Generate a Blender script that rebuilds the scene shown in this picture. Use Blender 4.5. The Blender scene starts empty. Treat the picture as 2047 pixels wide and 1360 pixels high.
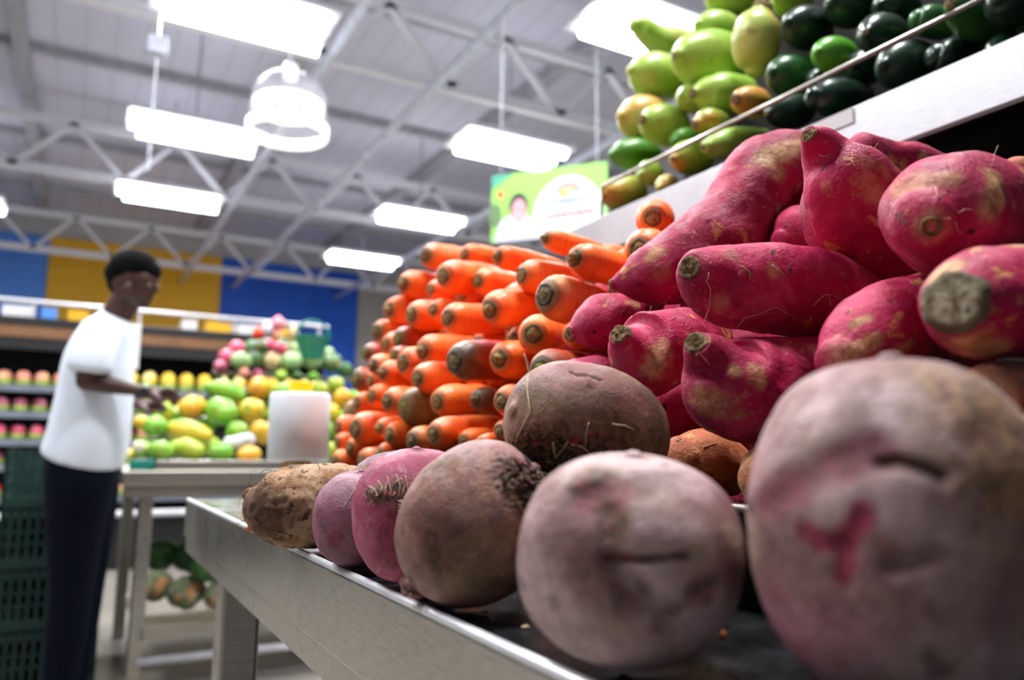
import bpy, math, random
import numpy as np
from mathutils import Vector, Matrix, noise
from mathutils.bvhtree import BVHTree

# ---------------------------------------------------------------- camera, world, light, exposure
sc = bpy.context.scene
col = sc.collection
EYE = Vector((0.0, 0.0, 0.95))
YAW, PITCH, ROLL = math.radians(29.0), math.radians(8.06), math.radians(0.6)
FW = Vector((math.sin(YAW) * math.cos(PITCH), math.cos(YAW) * math.cos(PITCH), math.sin(PITCH)))
_r0 = Vector((math.cos(YAW), -math.sin(YAW), 0)); _u0 = _r0.cross(FW)
RT = _r0 * math.cos(ROLL) + _u0 * math.sin(ROLL)
UP = -_r0 * math.sin(ROLL) + _u0 * math.cos(ROLL)
cam_data = bpy.data.cameras.new('camera')
cam = bpy.data.objects.new('camera', cam_data); col.objects.link(cam)
cam.matrix_world = Matrix(((RT.x, UP.x, -FW.x, EYE.x), (RT.y, UP.y, -FW.y, EYE.y), (RT.z, UP.z, -FW.z, EYE.z), (0, 0, 0, 1)))
cam_data.sensor_width = 23.6
cam_data.lens = 1561.0 / 2047 * 23.6
cam_data.clip_start = 0.02; cam_data.clip_end = 200
cam_data.dof.use_dof = True
cam_data.dof.focus_distance = 0.60
cam_data.dof.aperture_fstop = 3.0
sc.camera = cam
sc.cycles.use_denoising = True
sc.view_settings.view_transform = 'Standard'
sc.view_settings.look = 'None'
sc.view_settings.gamma = 1.0
sc.view_settings.use_curve_mapping = False
sc.view_settings.exposure = 0.0
world = bpy.data.worlds.new('world'); sc.world = world; world.use_nodes = True
world.node_tree.nodes['Background'].inputs[0].default_value = (0.80, 0.88, 1.0, 1)
world.node_tree.nodes['Background'].inputs[1].default_value = 0.20
LAMPS = [(1.02, 6.75), (1.0, 9.8), (0.99, 12.6), (4.35, 5.2), (4.55, 8.32), (4.72, 11.7), (4.8, 14.9), (-2.0, 14.5),
         (1.0, 3.6), (1.0, 0.6), (-2.3, 5.2), (-2.3, 2.0), (4.3, 2.1)]
LAMP_Z = 4.75
for i, (x, y) in enumerate(LAMPS):
    ld = bpy.data.lights.new('ceiling_lamp_light', 'AREA'); ld.shape = 'RECTANGLE'
    ld.size, ld.size_y = 1.35, 0.36; ld.energy = 250; ld.color = (0.98, 0.98, 1.0)
    lo = bpy.data.objects.new('ceiling_lamp_light', ld); col.objects.link(lo); lo.location = (x, y, LAMP_Z - 0.07)
    ud = bpy.data.lights.new('ceiling_fill_uplight', 'AREA'); ud.shape = 'RECTANGLE'
    ud.size, ud.size_y = 1.3, 0.3; ud.energy = 8.5; ud.color = (0.90, 0.92, 1.0)   # added fill above the closed housing, brightens the ceiling
    uo = bpy.data.objects.new('ceiling_fill_uplight', ud); col.objects.link(uo); uo.location = (x, y, LAMP_Z + 0.08); uo.rotation_euler = (math.pi, 0, 0)

def at(px, py, d):
    return EYE + (FW + RT * ((px - 1023.5) / 1561.0) - UP * ((py - 680.0) / 1561.0)) * d

# ---------------------------------------------------------------- helpers
def lin(h):
    h = h.lstrip('#'); c = [int(h[i:i + 2], 16) / 255 for i in (0, 2, 4)]
    return tuple((x / 12.92 if x <= 0.04045 else ((x + 0.055) / 1.055) ** 2.4) for x in c) + (1.0,)

MATS = {}
class NT:
    """A small node-tree writer: every method returns an output socket."""
    def __init__(s, name, coords='Object'):
        s.m = bpy.data.materials.new(name); s.m.use_nodes = True; s.t = s.m.node_tree
        s.b = s.t.nodes['Principled BSDF']; MATS[name] = s.m
        tc = s.t.nodes.new('ShaderNodeTexCoord'); s.co = tc.outputs[coords]
    def N(s, kind, **kw):
        n = s.t.nodes.new(kind)
        for k, v in kw.items():
            if k.startswith('i_'):
                n.inputs[k[2:].replace('_', ' ')].default_value = v
            else:
                setattr(n, k, v)
        return n
    def L(s, a, b): s.t.links.new(a, b)
    def shift(s, amount):
        oi = s.N('ShaderNodeObjectInfo'); m = s.N('ShaderNodeVectorMath', operation='MULTIPLY_ADD')
        s.L(oi.outputs['Random'], m.inputs[0]); m.inputs[1].default_value = (amount, amount * .7, amount * .4); s.L(s.co, m.inputs[2]); s.co = m.outputs[0]
    def scaled(s, v):
        m = s.N('ShaderNodeVectorMath', operation='MULTIPLY'); s.L(s.co, m.inputs[0]); m.inputs[1].default_value = v; return m.outputs[0]
    def noise(s, scale, detail=4, rough=.55, lo=.4, hi=.6, dist=0, vec=None):
        n = s.N('ShaderNodeTexNoise'); n.inputs['Scale'].default_value = scale; n.inputs['Detail'].default_value = detail
        n.inputs['Roughness'].default_value = rough; n.inputs['Distortion'].default_value = dist; s.L(vec or s.co, n.inputs['Vector'])
        return s.ramp(n.outputs['Fac'], lo, hi)
    def ramp(s, v, lo, hi, a=0., b=1.):
        r = s.N('ShaderNodeMapRange', interpolation_type='SMOOTHSTEP'); s.L(v, r.inputs['Value'])
        for k, x in zip(('From Min', 'From Max', 'To Min', 'To Max'), (lo, hi, a, b)): r.inputs[k].default_value = x
        return r.outputs[0]
    def attr(s, name):
        return s.N('ShaderNodeAttribute', attribute_name=name).outputs['Fac']
    def math(s, op, a, b=None, c=None):
        n = s.N('ShaderNodeMath', operation=op)
        for i, v in enumerate((a, b, c)):
            if v is None: continue
            if isinstance(v, (int, float)): n.inputs[i].default_value = v
            else: s.L(v, n.inputs[i])
        return n.outputs[0]
    def mix(s, f, a, b, k=1.0):
        n = s.N('ShaderNodeMix', data_type='RGBA'); ins = [i for i in n.inputs if i.enabled]
        if k != 1.0: f = s.math('MULTIPLY', f, k)
        if isinstance(f, (int, float)): ins[0].default_value = f
        else: s.L(f, ins[0])
        for j, v in ((1, a), (2, b)):
            if isinstance(v, tuple): ins[j].default_value = v
            else: s.L(v, ins[j])
        return [o for o in n.outputs if o.enabled][0]
    def bump(s, h, strength=.3, dist=.001, prev=None):
        n = s.N('ShaderNodeBump'); n.inputs['Strength'].default_value = strength; n.inputs['Distance'].default_value = dist; s.L(h, n.inputs['Height'])
        if prev is not None: s.L(prev, n.inputs['Normal'])
        return n.outputs[0]
    def out(s, color=None, rough=None, bump=None, metal=None, **kw):
        def put(k, v):
            if v is None: return
            if isinstance(v, (int, float, tuple)): s.b.inputs[k].default_value = v
            else: s.L(v, s.b.inputs[k])
        put('Base Color', color); put('Roughness', rough); put('Normal', bump); put('Metallic', metal)
        for k, v in kw.items(): put(k.replace('_', ' '), v)
        return s.m

def plain(name, h, rough=.5, metal=0., noise_amt=.12, scale=8, **kw):
    t = NT(name); c = lin(h); d = tuple(x * (1 - noise_amt * 2) for x in c[:3]) + (1,)
    return t.out(t.mix(t.noise(scale, 5, .6, .3, .7), c, d), rough, None, metal, **kw)

def emis(name, h, strength):
    t = NT(name); return t.out(lin('#ffffff'), .6, None, 0., Emission_Color=lin(h), Emission_Strength=strength)

def fix(o, label=None, cat=None, group=None, kind=None):
    if label: o['label'] = label
    if cat: o['category'] = cat
    if group: o['group'] = group
    if kind: o['kind'] = kind
    return o

def mesh_object(name, V, F, mat, parent=None, origin=None, smooth=True, attrs=None):
    V = np.asarray(V, dtype=float)
    if parent is not None: origin = parent_world(parent)
    if origin is None: origin = V.mean(0)
    origin = np.array(origin, dtype=float)
    me = bpy.data.meshes.new(name)
    me.from_pydata((V - origin).tolist(), [], [tuple(f) for f in F]); me.update()
    me.polygons.foreach_set('use_smooth', [smooth] * len(me.polygons))
    for k, a in (attrs or {}).items():
        at_ = me.attributes.new(k, 'FLOAT', 'POINT'); at_.data.foreach_set('value', np.asarray(a, dtype=np.float32))
    if mat is not None: me.materials.append(MATS[mat] if isinstance(mat, str) else mat)
    o = bpy.data.objects.new(name, me); col.objects.link(o)
    if parent is not None: o.parent = parent
    else: o.location = origin
    return o

def parent_world(p):
    v = Vector((0, 0, 0))
    while p is not None:
        v = v + Vector(p.location); p = p.parent
    return np.array(v)

def empty(name, loc):
    o = bpy.data.objects.new(name, None); col.objects.link(o); o.location = loc; o.empty_display_size = .05; return o

def copy_tree(o, parent=None):
    c = o.copy(); col.objects.link(c)
    if parent is not None: c.parent = parent
    for ch in list(o.children): copy_tree(ch, c)
    return c

class MB:
    def __init__(s): s.V = []; s.F = []
    def add(s, V, F):
        n = len(s.V); s.V += [tuple(v) for v in V]; s.F += [tuple(i + n for i in f) for f in F]; return s
    def box(s, lo, hi, rot=None, c=None):
        x0, y0, z0 = lo; x1, y1, z1 = hi
        P = [Vector(p) for p in ((x0, y0, z0), (x1, y0, z0), (x1, y1, z0), (x0, y1, z0), (x0, y0, z1), (x1, y0, z1), (x1, y1, z1), (x0, y1, z1))]
        if rot is not None:
            c = Vector(c) if c is not None else (Vector(lo) + Vector(hi)) / 2
            P = [rot @ (p - c) + c for p in P]
        return s.add(P, [(0, 3, 2, 1), (4, 5, 6, 7), (0, 1, 5, 4), (1, 2, 6, 5), (2, 3, 7, 6), (3, 0, 4, 7)])
    def bar(s, a, b, w, h, up=(0, 0, 1)):
        a = Vector(a); b = Vector(b); t = (b - a).normalized(); u = Vector(up)
        if abs(t.dot(u)) > .99: u = Vector((1, 0, 0))
        r = t.cross(u).normalized(); u = r.cross(t)
        P = [q + r * (sx * w / 2) + u * (sy * h / 2) for q in (a, b) for sx, sy in ((-1, -1), (1, -1), (1, 1), (-1, 1))]
        return s.add(P, [(0, 3, 2, 1), (4, 5, 6, 7), (0, 1, 5, 4), (1, 2, 6, 5), (2, 3, 7, 6), (3, 0, 4, 7)])
    def tube(s, pts, r, n=10, cap=True):
        pts = [Vector(p) for p in pts]; rs = r if isinstance(r, (list, tuple)) else [r] * len(pts)
        rings = []; prev = None; base = len(s.V)
        for i, p in enumerate(pts):
            t = (pts[min(i + 1, len(pts) - 1)] - pts[max(i - 1, 0)]).normalized()
            if prev is None:
                u = Vector((0, 0, 1)) if abs(t.z) < .9 else Vector((1, 0, 0)); u = (u - t * u.dot(t)).normalized()
            else: u = (prev - t * prev.dot(t)).normalized()
            prev = u; w = t.cross(u)
            s.V += [tuple(p + (u * math.cos(a) + w * math.sin(a)) * rs[i]) for a in [2 * math.pi * k / n for k in range(n)]]
        for i in range(len(pts) - 1):
            for k in range(n):
                a = base + i * n + k; b = base + i * n + (k + 1) % n
                s.F.append((a, b, b + n, a + n))
        if cap:
            s.F.append(tuple(base + k for k in reversed(range(n)))); s.F.append(tuple(base + (len(pts) - 1) * n + k for k in range(n)))
        return s
    def lathe(s, prof, n=32, c=(0, 0, 0), axis=(0, 0, 1)):
        A = Vector(axis).normalized(); q = Vector((0, 0, 1)).rotation_difference(A); c = Vector(c); base = len(s.V)
        for r, z in prof:
            for k in range(n):
                a = 2 * math.pi * k / n; s.V.append(tuple(c + q @ Vector((r * math.cos(a), r * math.sin(a), z))))
        for i in range(len(prof) - 1):
            for k in range(n):
                a = base + i * n + k; b = base + i * n + (k + 1) % n
                s.F.append((a, b, b + n, a + n))
        return s
    def blob(s, c, r, n=10, m=8, sq=(1, 1, 1), rot=None):
        c = Vector(c); base = len(s.V)
        for i in range(1, m):
            th = math.pi * i / m
            for k in range(n):
                a = 2 * math.pi * k / n
                v = Vector((math.sin(th) * math.cos(a) * sq[0], math.sin(th) * math.sin(a) * sq[1], math.cos(th) * sq[2])) * r
                if rot is not None: v = rot @ v
                s.V.append(tuple(c + v))
        t = Vector((0, 0, sq[2] * r)); b = -t
        if rot is not None: t = rot @ t; b = rot @ b
        s.V += [tuple(c + t), tuple(c + b)]; ti = len(s.V) - 2
        for i in range(m - 2):
            for k in range(n):
                a = base + i * n + k; bq = base + i * n + (k + 1) % n
                s.F.append((a, a + n, bq + n, bq))
        for k in range(n):
            s.F.append((ti, base + k, base + (k + 1) % n)); l = base + (m - 2) * n
            s.F.append((ti + 1, l + (k + 1) % n, l + k))
        return s
    def build(s, name, mat, parent=None, origin=None, smooth=False, bevel=0, seg=2):
        o = mesh_object(name, s.V, s.F, mat, parent, origin, smooth)
        if bevel:
            m = o.modifiers.new('bevel', 'BEVEL'); m.width = bevel; m.segments = seg; m.limit_method = 'ANGLE'
        return o

def fbm(P, f, seed=0., octaves=2):
    out = np.empty(len(P)); s = Vector((seed * 3.1, seed * 1.7, seed * .9))
    for i, p in enumerate(P):
        q = Vector(p) * f + s; v = noise.noise(q)
        if octaves > 1: v += .5 * noise.noise(q * 2.1)
        if octaves > 2: v += .25 * noise.noise(q * 4.3)
        out[i] = v
    return out

def sweep(P, R, nseg=48, nring=60, cap=(.6, .6), capn=10, squash=None):
    """A closed tuber grown along the centre line P with radii R: returns vertices, faces, the along-value t, outward directions."""
    P = [Vector(p) for p in P]; n = len(P)
    L = [0.0]
    for i in range(1, n): L.append(L[-1] + (P[i] - P[i - 1]).length)
    T = L[-1]
    def cr(a, b, c, d, t): return 0.5 * ((2 * b) + (c - a) * t + (2 * a - 5 * b + 4 * c - d) * t * t + (3 * b - a - 3 * c + d) * t ** 3)
    cs = []; rs = []
    for j in range(nring):
        x = T * j / (nring - 1); i = 0
        while i < n - 2 and x > L[i + 1]: i += 1
        t = (x - L[i]) / max(L[i + 1] - L[i], 1e-9); t = min(max(t, 0), 1)
        g = lambda k: P[min(max(k, 0), n - 1)]; h = lambda k: R[min(max(k, 0), n - 1)]
        a = g(i - 1) if i > 0 else g(0) * 2 - g(1)
        d = g(i + 2) if i + 2 < n else g(n - 1) * 2 - g(n - 2)
        cs.append(cr(a, g(i), g(i + 1), d, t))
        ra = h(i - 1) if i > 0 else 2 * h(0) - h(1); rd = h(i + 2) if i + 2 < n else 2 * h(n - 1) - h(n - 2)
        rs.append(max(cr(ra, h(i), h(i + 1), rd, t), min(h(i), h(i + 1)) * .8))
    t0 = (cs[1] - cs[0]).normalized(); t1 = (cs[-1] - cs[-2]).normalized()
    pts = []
    for k in range(capn):
        a = (k + .35) / capn * math.pi / 2
        pts.append((cs[0] - t0 * rs[0] * cap[0] * math.cos(a), rs[0] * math.sin(a)))
    pts += list(zip(cs, rs))
    for k in reversed(range(capn)):
        a = (k + .35) / capn * math.pi / 2
        pts.append((cs[-1] + t1 * rs[-1] * cap[1] * math.cos(a), rs[-1] * math.sin(a)))
    V = []; C = []; prev = None; m = len(pts); tt = []
    for i in range(m):
        c, r = pts[i]
        tg = (pts[min(i + 1, m - 1)][0] - pts[max(i - 1, 0)][0]).normalized()
        if prev is None:
            u = Vector((0, 0, 1)) if abs(tg.z) < .9 else Vector((1, 0, 0)); u = (u - tg * u.dot(tg)).normalized()
        else: u = (prev - tg * prev.dot(tg)).normalized()
        prev = u; w = tg.cross(u)
        for k in range(nseg):
            a = 2 * math.pi * k / nseg; V.append(c + (u * math.cos(a) + w * math.sin(a)) * r); C.append(c); tt.append(i / (m - 1))
    V.append(cs[0] - t0 * rs[0] * cap[0]); C.append(cs[0]); tt.append(0); V.append(cs[-1] + t1 * rs[-1] * cap[1]); C.append(cs[-1]); tt.append(1)
    F = []
    for i in range(m - 1):
        for k in range(nseg):
            a = i * nseg + k; b = i * nseg + (k + 1) % nseg
            F.append((a, b, b + nseg, a + nseg))
    q = m * nseg
    for k in range(nseg):
        F.append((q, (k + 1) % nseg, k)); l = (m - 1) * nseg; F.append((q + 1, l + k, l + (k + 1) % nseg))
    V = np.array(V); D = V - np.array(C); D /= np.linalg.norm(D, axis=1)[:, None] + 1e-9
    return V, F, np.array(tt), D, t0, rs[0]

def sstep(x): x = np.clip(x, 0, 1); return x * x * (3 - 2 * x)

def seg_dist(V, pts):
    if len(pts) == 1: return np.linalg.norm(V - np.array(pts[0]), axis=1)
    best = np.full(len(V), 9.0)
    for a, b in zip(pts[:-1], pts[1:]):
        a = np.array(a); b = np.array(b); ab = b - a
        t = np.clip(((V - a) @ ab) / (ab @ ab + 1e-12), 0, 1)
        best = np.minimum(best, np.linalg.norm(V - (a + t[:, None] * ab), axis=1))
    return best

class Surface:
    """The skin of a tuber, to set marks and rootlets on where the photograph shows them."""
    def __init__(s, V, F): s.t = BVHTree.FromPolygons([tuple(v) for v in V], F)
    def hit(s, px, py, default=None):
        d = (at(px, py, 1.0) - EYE).normalized(); r = s.t.ray_cast(EYE, d)
        if r[0] is None: return default, None
        return r[0], r[1]
    def trace(s, pix, lift=.0008):
        out = []; depth = None; pend = []
        for p in pix:
            h, n = s.hit(*p)
            if h is None:
                pend.append((len(out), p)); out.append(None); continue
            depth = (h - EYE).dot(FW); out.append(h - (h - EYE).normalized() * lift)
        if depth is None: return []
        for i, p in pend:
            near = [q for q in out if q is not None]
            k = min(range(len(out)), key=lambda j: abs(j - i) if out[j] is not None else 99)
            dd = (out[k] - EYE).dot(FW); out[i] = at(p[0], p[1], dd)
        return out
# ---------------------------------------------------------------- materials
def mat_beet(name, a, b, c, d, pinkness):
    t = NT(name); t.shift(2.0)
    col_ = t.mix(t.noise(16, 5, .6, .38, .62), lin(a), lin(b))
    col_ = t.mix(t.noise(30, 6, .65, .5, .68, .6), col_, lin(c))
    col_ = t.mix(t.noise(9, 3, .5, .52, .7), col_, lin(d), pinkness)
    col_ = t.mix(t.noise(400, 3, .7, .56, .7), col_, lin('#5b4340'), .45)
    col_ = t.mix(t.noise(260, 4, .7, .6, .74), col_, lin('#d9c3b4'), .35)
    col_ = t.mix(t.noise(28, 3, .7, .64, .7), col_, lin('#4a3a3a'), .6)
    col_ = t.mix(t.noise(13, 5, .75, .52, .7, .8), col_, lin('#6a5648'), .5)
    col_ = t.mix(t.attr('tan'), col_, t.mix(t.noise(220, 5, .7, .4, .6), lin('#9c7448'), lin('#5f4430')))
    col_ = t.mix(t.attr('red'), col_, t.mix(t.noise(120, 4, .6, .4, .6), lin('#6c1028'), lin('#94304a')))
    crown = t.mix(t.noise(330, 5, .8, .45, .55), lin('#17120f'), lin('#6b4a30'))
    crown = t.mix(t.noise(170, 3, .6, .62, .66), crown, lin('#a01348'))
    crown = t.mix(t.noise(240, 3, .7, .66, .7), crown, lin('#b59468'))
    col_ = t.mix(t.attr('dark'), col_, crown)
    h = t.math('ADD', t.noise(600, 3, .7, .2, .8), t.math('MULTIPLY', t.noise(90, 5, .7, .2, .8), 1.6))
    bn = t.bump(h, .55, .0007)
    return t.out(col_, t.ramp(t.noise(60, 4), 0, 1, .5, .72), bn, 0., Specular_IOR_Level=.35)
mat_beet('beet_dusty', '#c2a6a6', '#84605e', '#a08a7a', '#9e4860', .65)
mat_beet('beet_earthy', '#a67e74', '#644836', '#8a6e54', '#9c5870', .75)
mat_beet('beet_magenta', '#b04868', '#8c3450', '#b87a8c', '#a8234c', .8)
mat_beet('beet_purple', '#94566c', '#6e4654', '#8c6c74', '#7c2c48', .7)

def mat_potato(name, a, b, c, tan, tanlo, pale):
    t = NT(name); t.shift(3.0)
    k = t.mix(t.noise(14, 4, .55, .35, .65), lin(a), lin(b))
    k = t.mix(t.noise(26, 5, .6, .5, .7, 1.0), k, lin(c))
    lines = t.noise(22, 5, .7, .45, .75, 2.5)
    k = t.mix(lines, k, lin(pale), .2)
    k = t.mix(t.noise(34, 6, .68, tanlo, tanlo + .05, .8), k, lin(tan), .85)
    k = t.mix(t.noise(110, 6, .75, .6, .66), k, lin(tan), .6)
    k = t.mix(t.noise(48, 5, .7, .62, .66, 1.2), k, lin('#6c2030'), .45)
    k = t.mix(t.noise(70, 2, .5, .71, .74), k, lin('#3a1418'), .9)
    k = t.mix(t.noise(520, 3, .7, .58, .7), k, lin('#5a2030'), .35)
    k = t.mix(t.attr('tan'), k, t.mix(t.noise(75, 5, .75, .42, .6), lin('#cfa274'), lin('#9c6c44')))
    k = t.mix(t.attr('red'), k, lin('#8a1030'))
    k = t.mix(t.attr('dark'), k, t.mix(t.noise(260, 5, .8, .42, .58), lin('#2c2018'), lin('#8a7458')))
    h = t.math('ADD', t.math('MULTIPLY', lines, 1.3), t.noise(420, 3, .7, .2, .8)); h = t.math('ADD', h, t.math('MULTIPLY', t.noise(95, 5, .7, .25, .75), 1.4))
    return t.out(k, t.ramp(t.noise(50, 4), 0, 1, .42, .62), t.bump(h, .5, .0007), 0., Specular_IOR_Level=.22)
mat_potato('potato_pink', '#ba1c50', '#8e0c3a', '#bc3c5c', '#cc8e50', .605, '#cc5a7c')
mat_potato('potato_orange', '#c9784e', '#a8583a', '#cf9468', '#d9a468', .6, '#e0b088')
mat_potato('potato_mottled', '#9a5a48', '#7c3c34', '#c08a6c', '#5a3a30', .55, '#b87c68')

def mat_carrot(name, a, b, shoulder, amt, lo, hi):
    t = NT(name); t.shift(3.0); T = t.attr('along')
    k = t.mix(t.noise(18, 4, .6, .35, .65), lin(a), lin(b))
    ring = t.N('ShaderNodeTexNoise', noise_dimensions='1D'); ring.inputs['Scale'].default_value = 60; ring.inputs['Detail'].default_value = 3
    t.L(t.math('ADD', T, t.math('MULTIPLY', t.noise(25, 2), .02)), ring.inputs['W'])
    rg = t.ramp(ring.outputs['Fac'], .4, .7)
    k = t.mix(rg, k, lin('#d9501c'), .35)
    k = t.mix(t.noise(140, 4, .7, .66, .72), k, lin('#9c4a20'), .5)
    sh = t.ramp(t.math('ADD', T, t.math('MULTIPLY', t.noise(40, 3, .6, .2, .8), .06)), lo, hi, 1, 0)
    k = t.mix(sh, k, t.mix(t.noise(70, 4, .6, .4, .6), lin(shoulder), lin('#6a5a34')), amt)
    bn = t.bump(rg, .25, .0008)
    return t.out(k, t.ramp(t.noise(60, 3), 0, 1, .36, .55), bn, 0., Specular_IOR_Level=.5, Subsurface_Weight=.12, Subsurface_Radius=(.01, .004, .001), Subsurface_Scale=.3)
mat_carrot('carrot_orange', '#ff8632', '#f8661c', '#b07a3c', .5, .10, .19)
mat_carrot('carrot_pale', '#ff9c58', '#fa7c34', '#6a6a44', .8, .12, .24)
mat_carrot('carrot_dusky', '#c8562c', '#a84428', '#5a5238', .85, .12, .26)
mat_carrot('carrot_purple', '#c03a20', '#8c3040', '#46473c', .95, .17, .38)
mat_carrot('carrot_brownish', '#cf6a24', '#a8672c', '#8a6a34', .9, .3, .6)
for nm, a, b, c in (('crown_tan', '#b08a48', '#6f5a2c', '#4a3c22'), ('crown_green', '#a8963c', '#5d6a2c', '#3c3f22'), ('crown_dark', '#a07c44', '#3f4234', '#22241c')):
    t = NT(nm); t.shift(2.0)
    k = t.mix(t.noise(260, 5, .7, .42, .58), lin(a), lin(b)); r = t.ramp(t.attr('rim'), .45, .9); k = t.mix(r, k, lin(c), .85)
    t.out(k, .7, t.bump(t.noise(400, 4, .7, .2, .8), .8, .0008), 0.)

t = NT('cork'); k = t.mix(t.noise(210, 5, .7, .42, .58), lin('#b8925a'), lin('#4a2e18')); k = t.mix(t.attr('rim'), k, t.mix(t.noise(300, 4, .7, .4, .6), lin('#b59a6c'), lin('#6e5638')), .7)
t.out(k, .85, t.bump(t.noise(520, 5, .8, .2, .8), 1.0, .0012), 0.)
t = NT('cork_pale'); k = t.mix(t.noise(170, 5, .7, .42, .58), lin('#dcd0b0'), lin('#a89870')); k = t.mix(t.noise(230, 3, .6, .6, .64), k, lin('#3c3022')); k = t.mix(t.ramp(t.attr('rim'), .55, 1), k, lin('#54402a'), .8)
t.out(k, .85, t.bump(t.noise(420, 5, .8, .2, .8), 1.0, .0012), 0.)
plain('rootlet_pale', '#d2b48c', .7); plain('rootlet_pink', '#a85a50', .7); t = NT('torn_flake'); k = t.mix(t.noise(260, 4, .7, .42, .58), lin('#1a120e'), lin('#5c4028')); k = t.mix(t.noise(130, 2, .6, .6, .64), k, lin('#8c1444')); k = t.mix(t.noise(190, 3, .6, .66, .7), k, lin('#a88860')); t.out(k, .8, None, 0.)
plain('fibre_brown', '#7a5034', .85)
t = NT('yam_skin'); k = t.mix(t.noise(40, 5, .7, .4, .6), lin('#dcb48e'), lin('#b08058'))
k = t.mix(t.noise(95, 4, .7, .56, .62), k, lin('#452c20'), .9); k = t.mix(t.noise(22, 3, .6, .6, .66), k, lin('#e0b286'), .9); k = t.mix(t.attr('dark'), k, t.mix(t.noise(220, 5, .7, .4, .6), lin('#6a3a24'), lin('#3a2418')), .8)
t.out(k, .85, t.bump(t.math('ADD', t.noise(420, 5, .8, .2, .8), t.noise(110, 4, .7, .3, .7)), .9, .0016), 0.)

def mat_squash(name, a, b, tan, tanlo, freck, dark='#4c6a1c', rough=.36):
    t = NT(name); t.shift(4.0)
    k = t.mix(t.noise(9, 3, .5, .35, .65), lin(a), lin(b))
    k = t.mix(t.noise(6, 3, .5, tanlo, tanlo + .12), k, lin(tan), .85)
    k = t.mix(t.noise(34, 5, .6, .5, .75, 1.5), k, lin(dark), .35)
    k = t.mix(t.noise(120, 3, .6, .68, .72), k, lin(freck), .7)
    k = t.mix(t.noise(13, 4, .6, .66, .7), k, lin('#9c6c34'), .7)
    return t.out(k, rough, t.bump(t.noise(50, 4, .6, .2, .8), .12, .002), 0., Specular_IOR_Level=.45)
mat_squash('squash_light', '#8fb83c', '#a9c45a', '#b9bc62', .56, '#e0d890')
mat_squash('squash_pale', '#a8bb50', '#c4c878', '#cf9a4c', .52, '#efe0a0', '#7c9a3a')
mat_squash('squash_orange', '#8aa83c', '#b4b450', '#d98a3c', .46, '#e8cf88')
mat_squash('squash_deep', '#3f7a1e', '#5f9a34', '#8aa23c', .6, '#b8c46c', '#244c14')
mat_squash('dark_green', '#12281c', '#1c3a28', '#2c4a2c', .66, '#8a9460', '#08140e', .3)
mat_squash('dark_green_lighter', '#1e4a22', '#2f6a2c', '#4c7a34', .6, '#9aa860', '#0e2414', .3)
mat_squash('lime_green', '#4f9a24', '#72b434', '#7aa23a', .6, '#c0cf70', '#2c6a18', .32)
mat_squash('papaya_green', '#5c9a24', '#84b43a', '#c4b43a', .58, '#d8d070', '#2f6a1c')
mat_squash('papaya_mid', '#8fae30', '#a9b83c', '#d9a82c', .5, '#e8d060', '#5c7a24')
mat_squash('papaya_yellow', '#d8b02c', '#c8a028', '#e0902c', .5, '#f0d868', '#8a8428')
mat_squash('melon_pale', '#a8c48c', '#88ac6c', '#d0d0a0', .55, '#e8e8c0', '#3c6a34')
mat_squash('melon_tan', '#d8c08c', '#c4a870', '#e0d0a0', .55, '#f0e8c0', '#8a7a48')
mat_squash('melon_dark', '#3c6a34', '#2c5428', '#5c8a44', .6, '#a0b070', '#16321a')
mat_squash('fruit_pink', '#e0607c', '#d0486c', '#e89098', .5, '#f0c0c0', '#a83050')
mat_squash('fruit_peach', '#e8a088', '#d87868', '#e8c080', .5, '#f8e0b0', '#b04c50')
mat_squash('fruit_plum', '#a84a68', '#843850', '#d88098', .5, '#e8b8c0', '#5c2038')
mat_squash('fruit_lemon', '#f8dc60', '#f0c840', '#fff0a0', .5, '#fff8d0', '#d0a030')
mat_squash('fruit_red', '#e02020', '#c81818', '#f05828', .5, '#f89060', '#901010')

for nm, a, b, lo in (('steel', '#b2aea4', '#9e9a90', .26), ('steel_painted_glare', '#e6e6ea', '#d6d6da', .34)):  # second steel is paler and less metallic: lamp reflection put into its colour
    t = NT(nm); v = t.scaled((.6, 6, 60)); k = t.mix(t.noise(9, 4, .6, .3, .7, 0, v), lin(a), lin(b)); k = t.mix(t.noise(5, 6, .7, .6, .8), k, lin('#86827a'), .35)
    t.out(k, t.ramp(t.noise(3, 4, .6, .3, .7), 0, 1, lo, lo + .12), None, .9 if nm == 'steel' else .55)
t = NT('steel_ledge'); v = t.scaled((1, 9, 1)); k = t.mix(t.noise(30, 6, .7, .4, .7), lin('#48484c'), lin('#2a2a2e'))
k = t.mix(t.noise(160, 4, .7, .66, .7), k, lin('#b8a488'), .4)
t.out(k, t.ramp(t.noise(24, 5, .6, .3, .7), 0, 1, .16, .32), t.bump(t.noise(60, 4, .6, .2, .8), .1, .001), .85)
plain('steel_dark', '#4c4a48', .4, .8); plain('black_board', '#110d0c', .8, Specular_IOR_Level=.08); plain('maroon_edge', '#3a1418', .5)  # black_board is kept black and matt so heap gaps look shaded
plain('white_paint', '#f0f0f6', .45, noise_amt=.03); plain('tube_paint', '#e4e8f8', .4); plain('joint_dark', '#b2b2b8', .6)
t = NT('roof_sheet'); w = t.N('ShaderNodeTexWave', wave_type='BANDS', bands_direction='X'); w.inputs['Scale'].default_value = .9; t.L(t.co, w.inputs['Vector'])
k = t.mix(t.noise(.35, 4, .6, .3, .7), lin('#d6d6e4'), lin('#c8c8d8')); k = t.mix(t.ramp(w.outputs['Fac'], .93, 1), k, lin('#b4b4bc'), .5); t.out(k, .6, None, 0.)
plain('wall_blue_light', '#5a9af6', .5, noise_amt=.06, scale=1); plain('wall_yellow', '#f8bc1c', .5, noise_amt=.06, scale=1)
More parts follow.
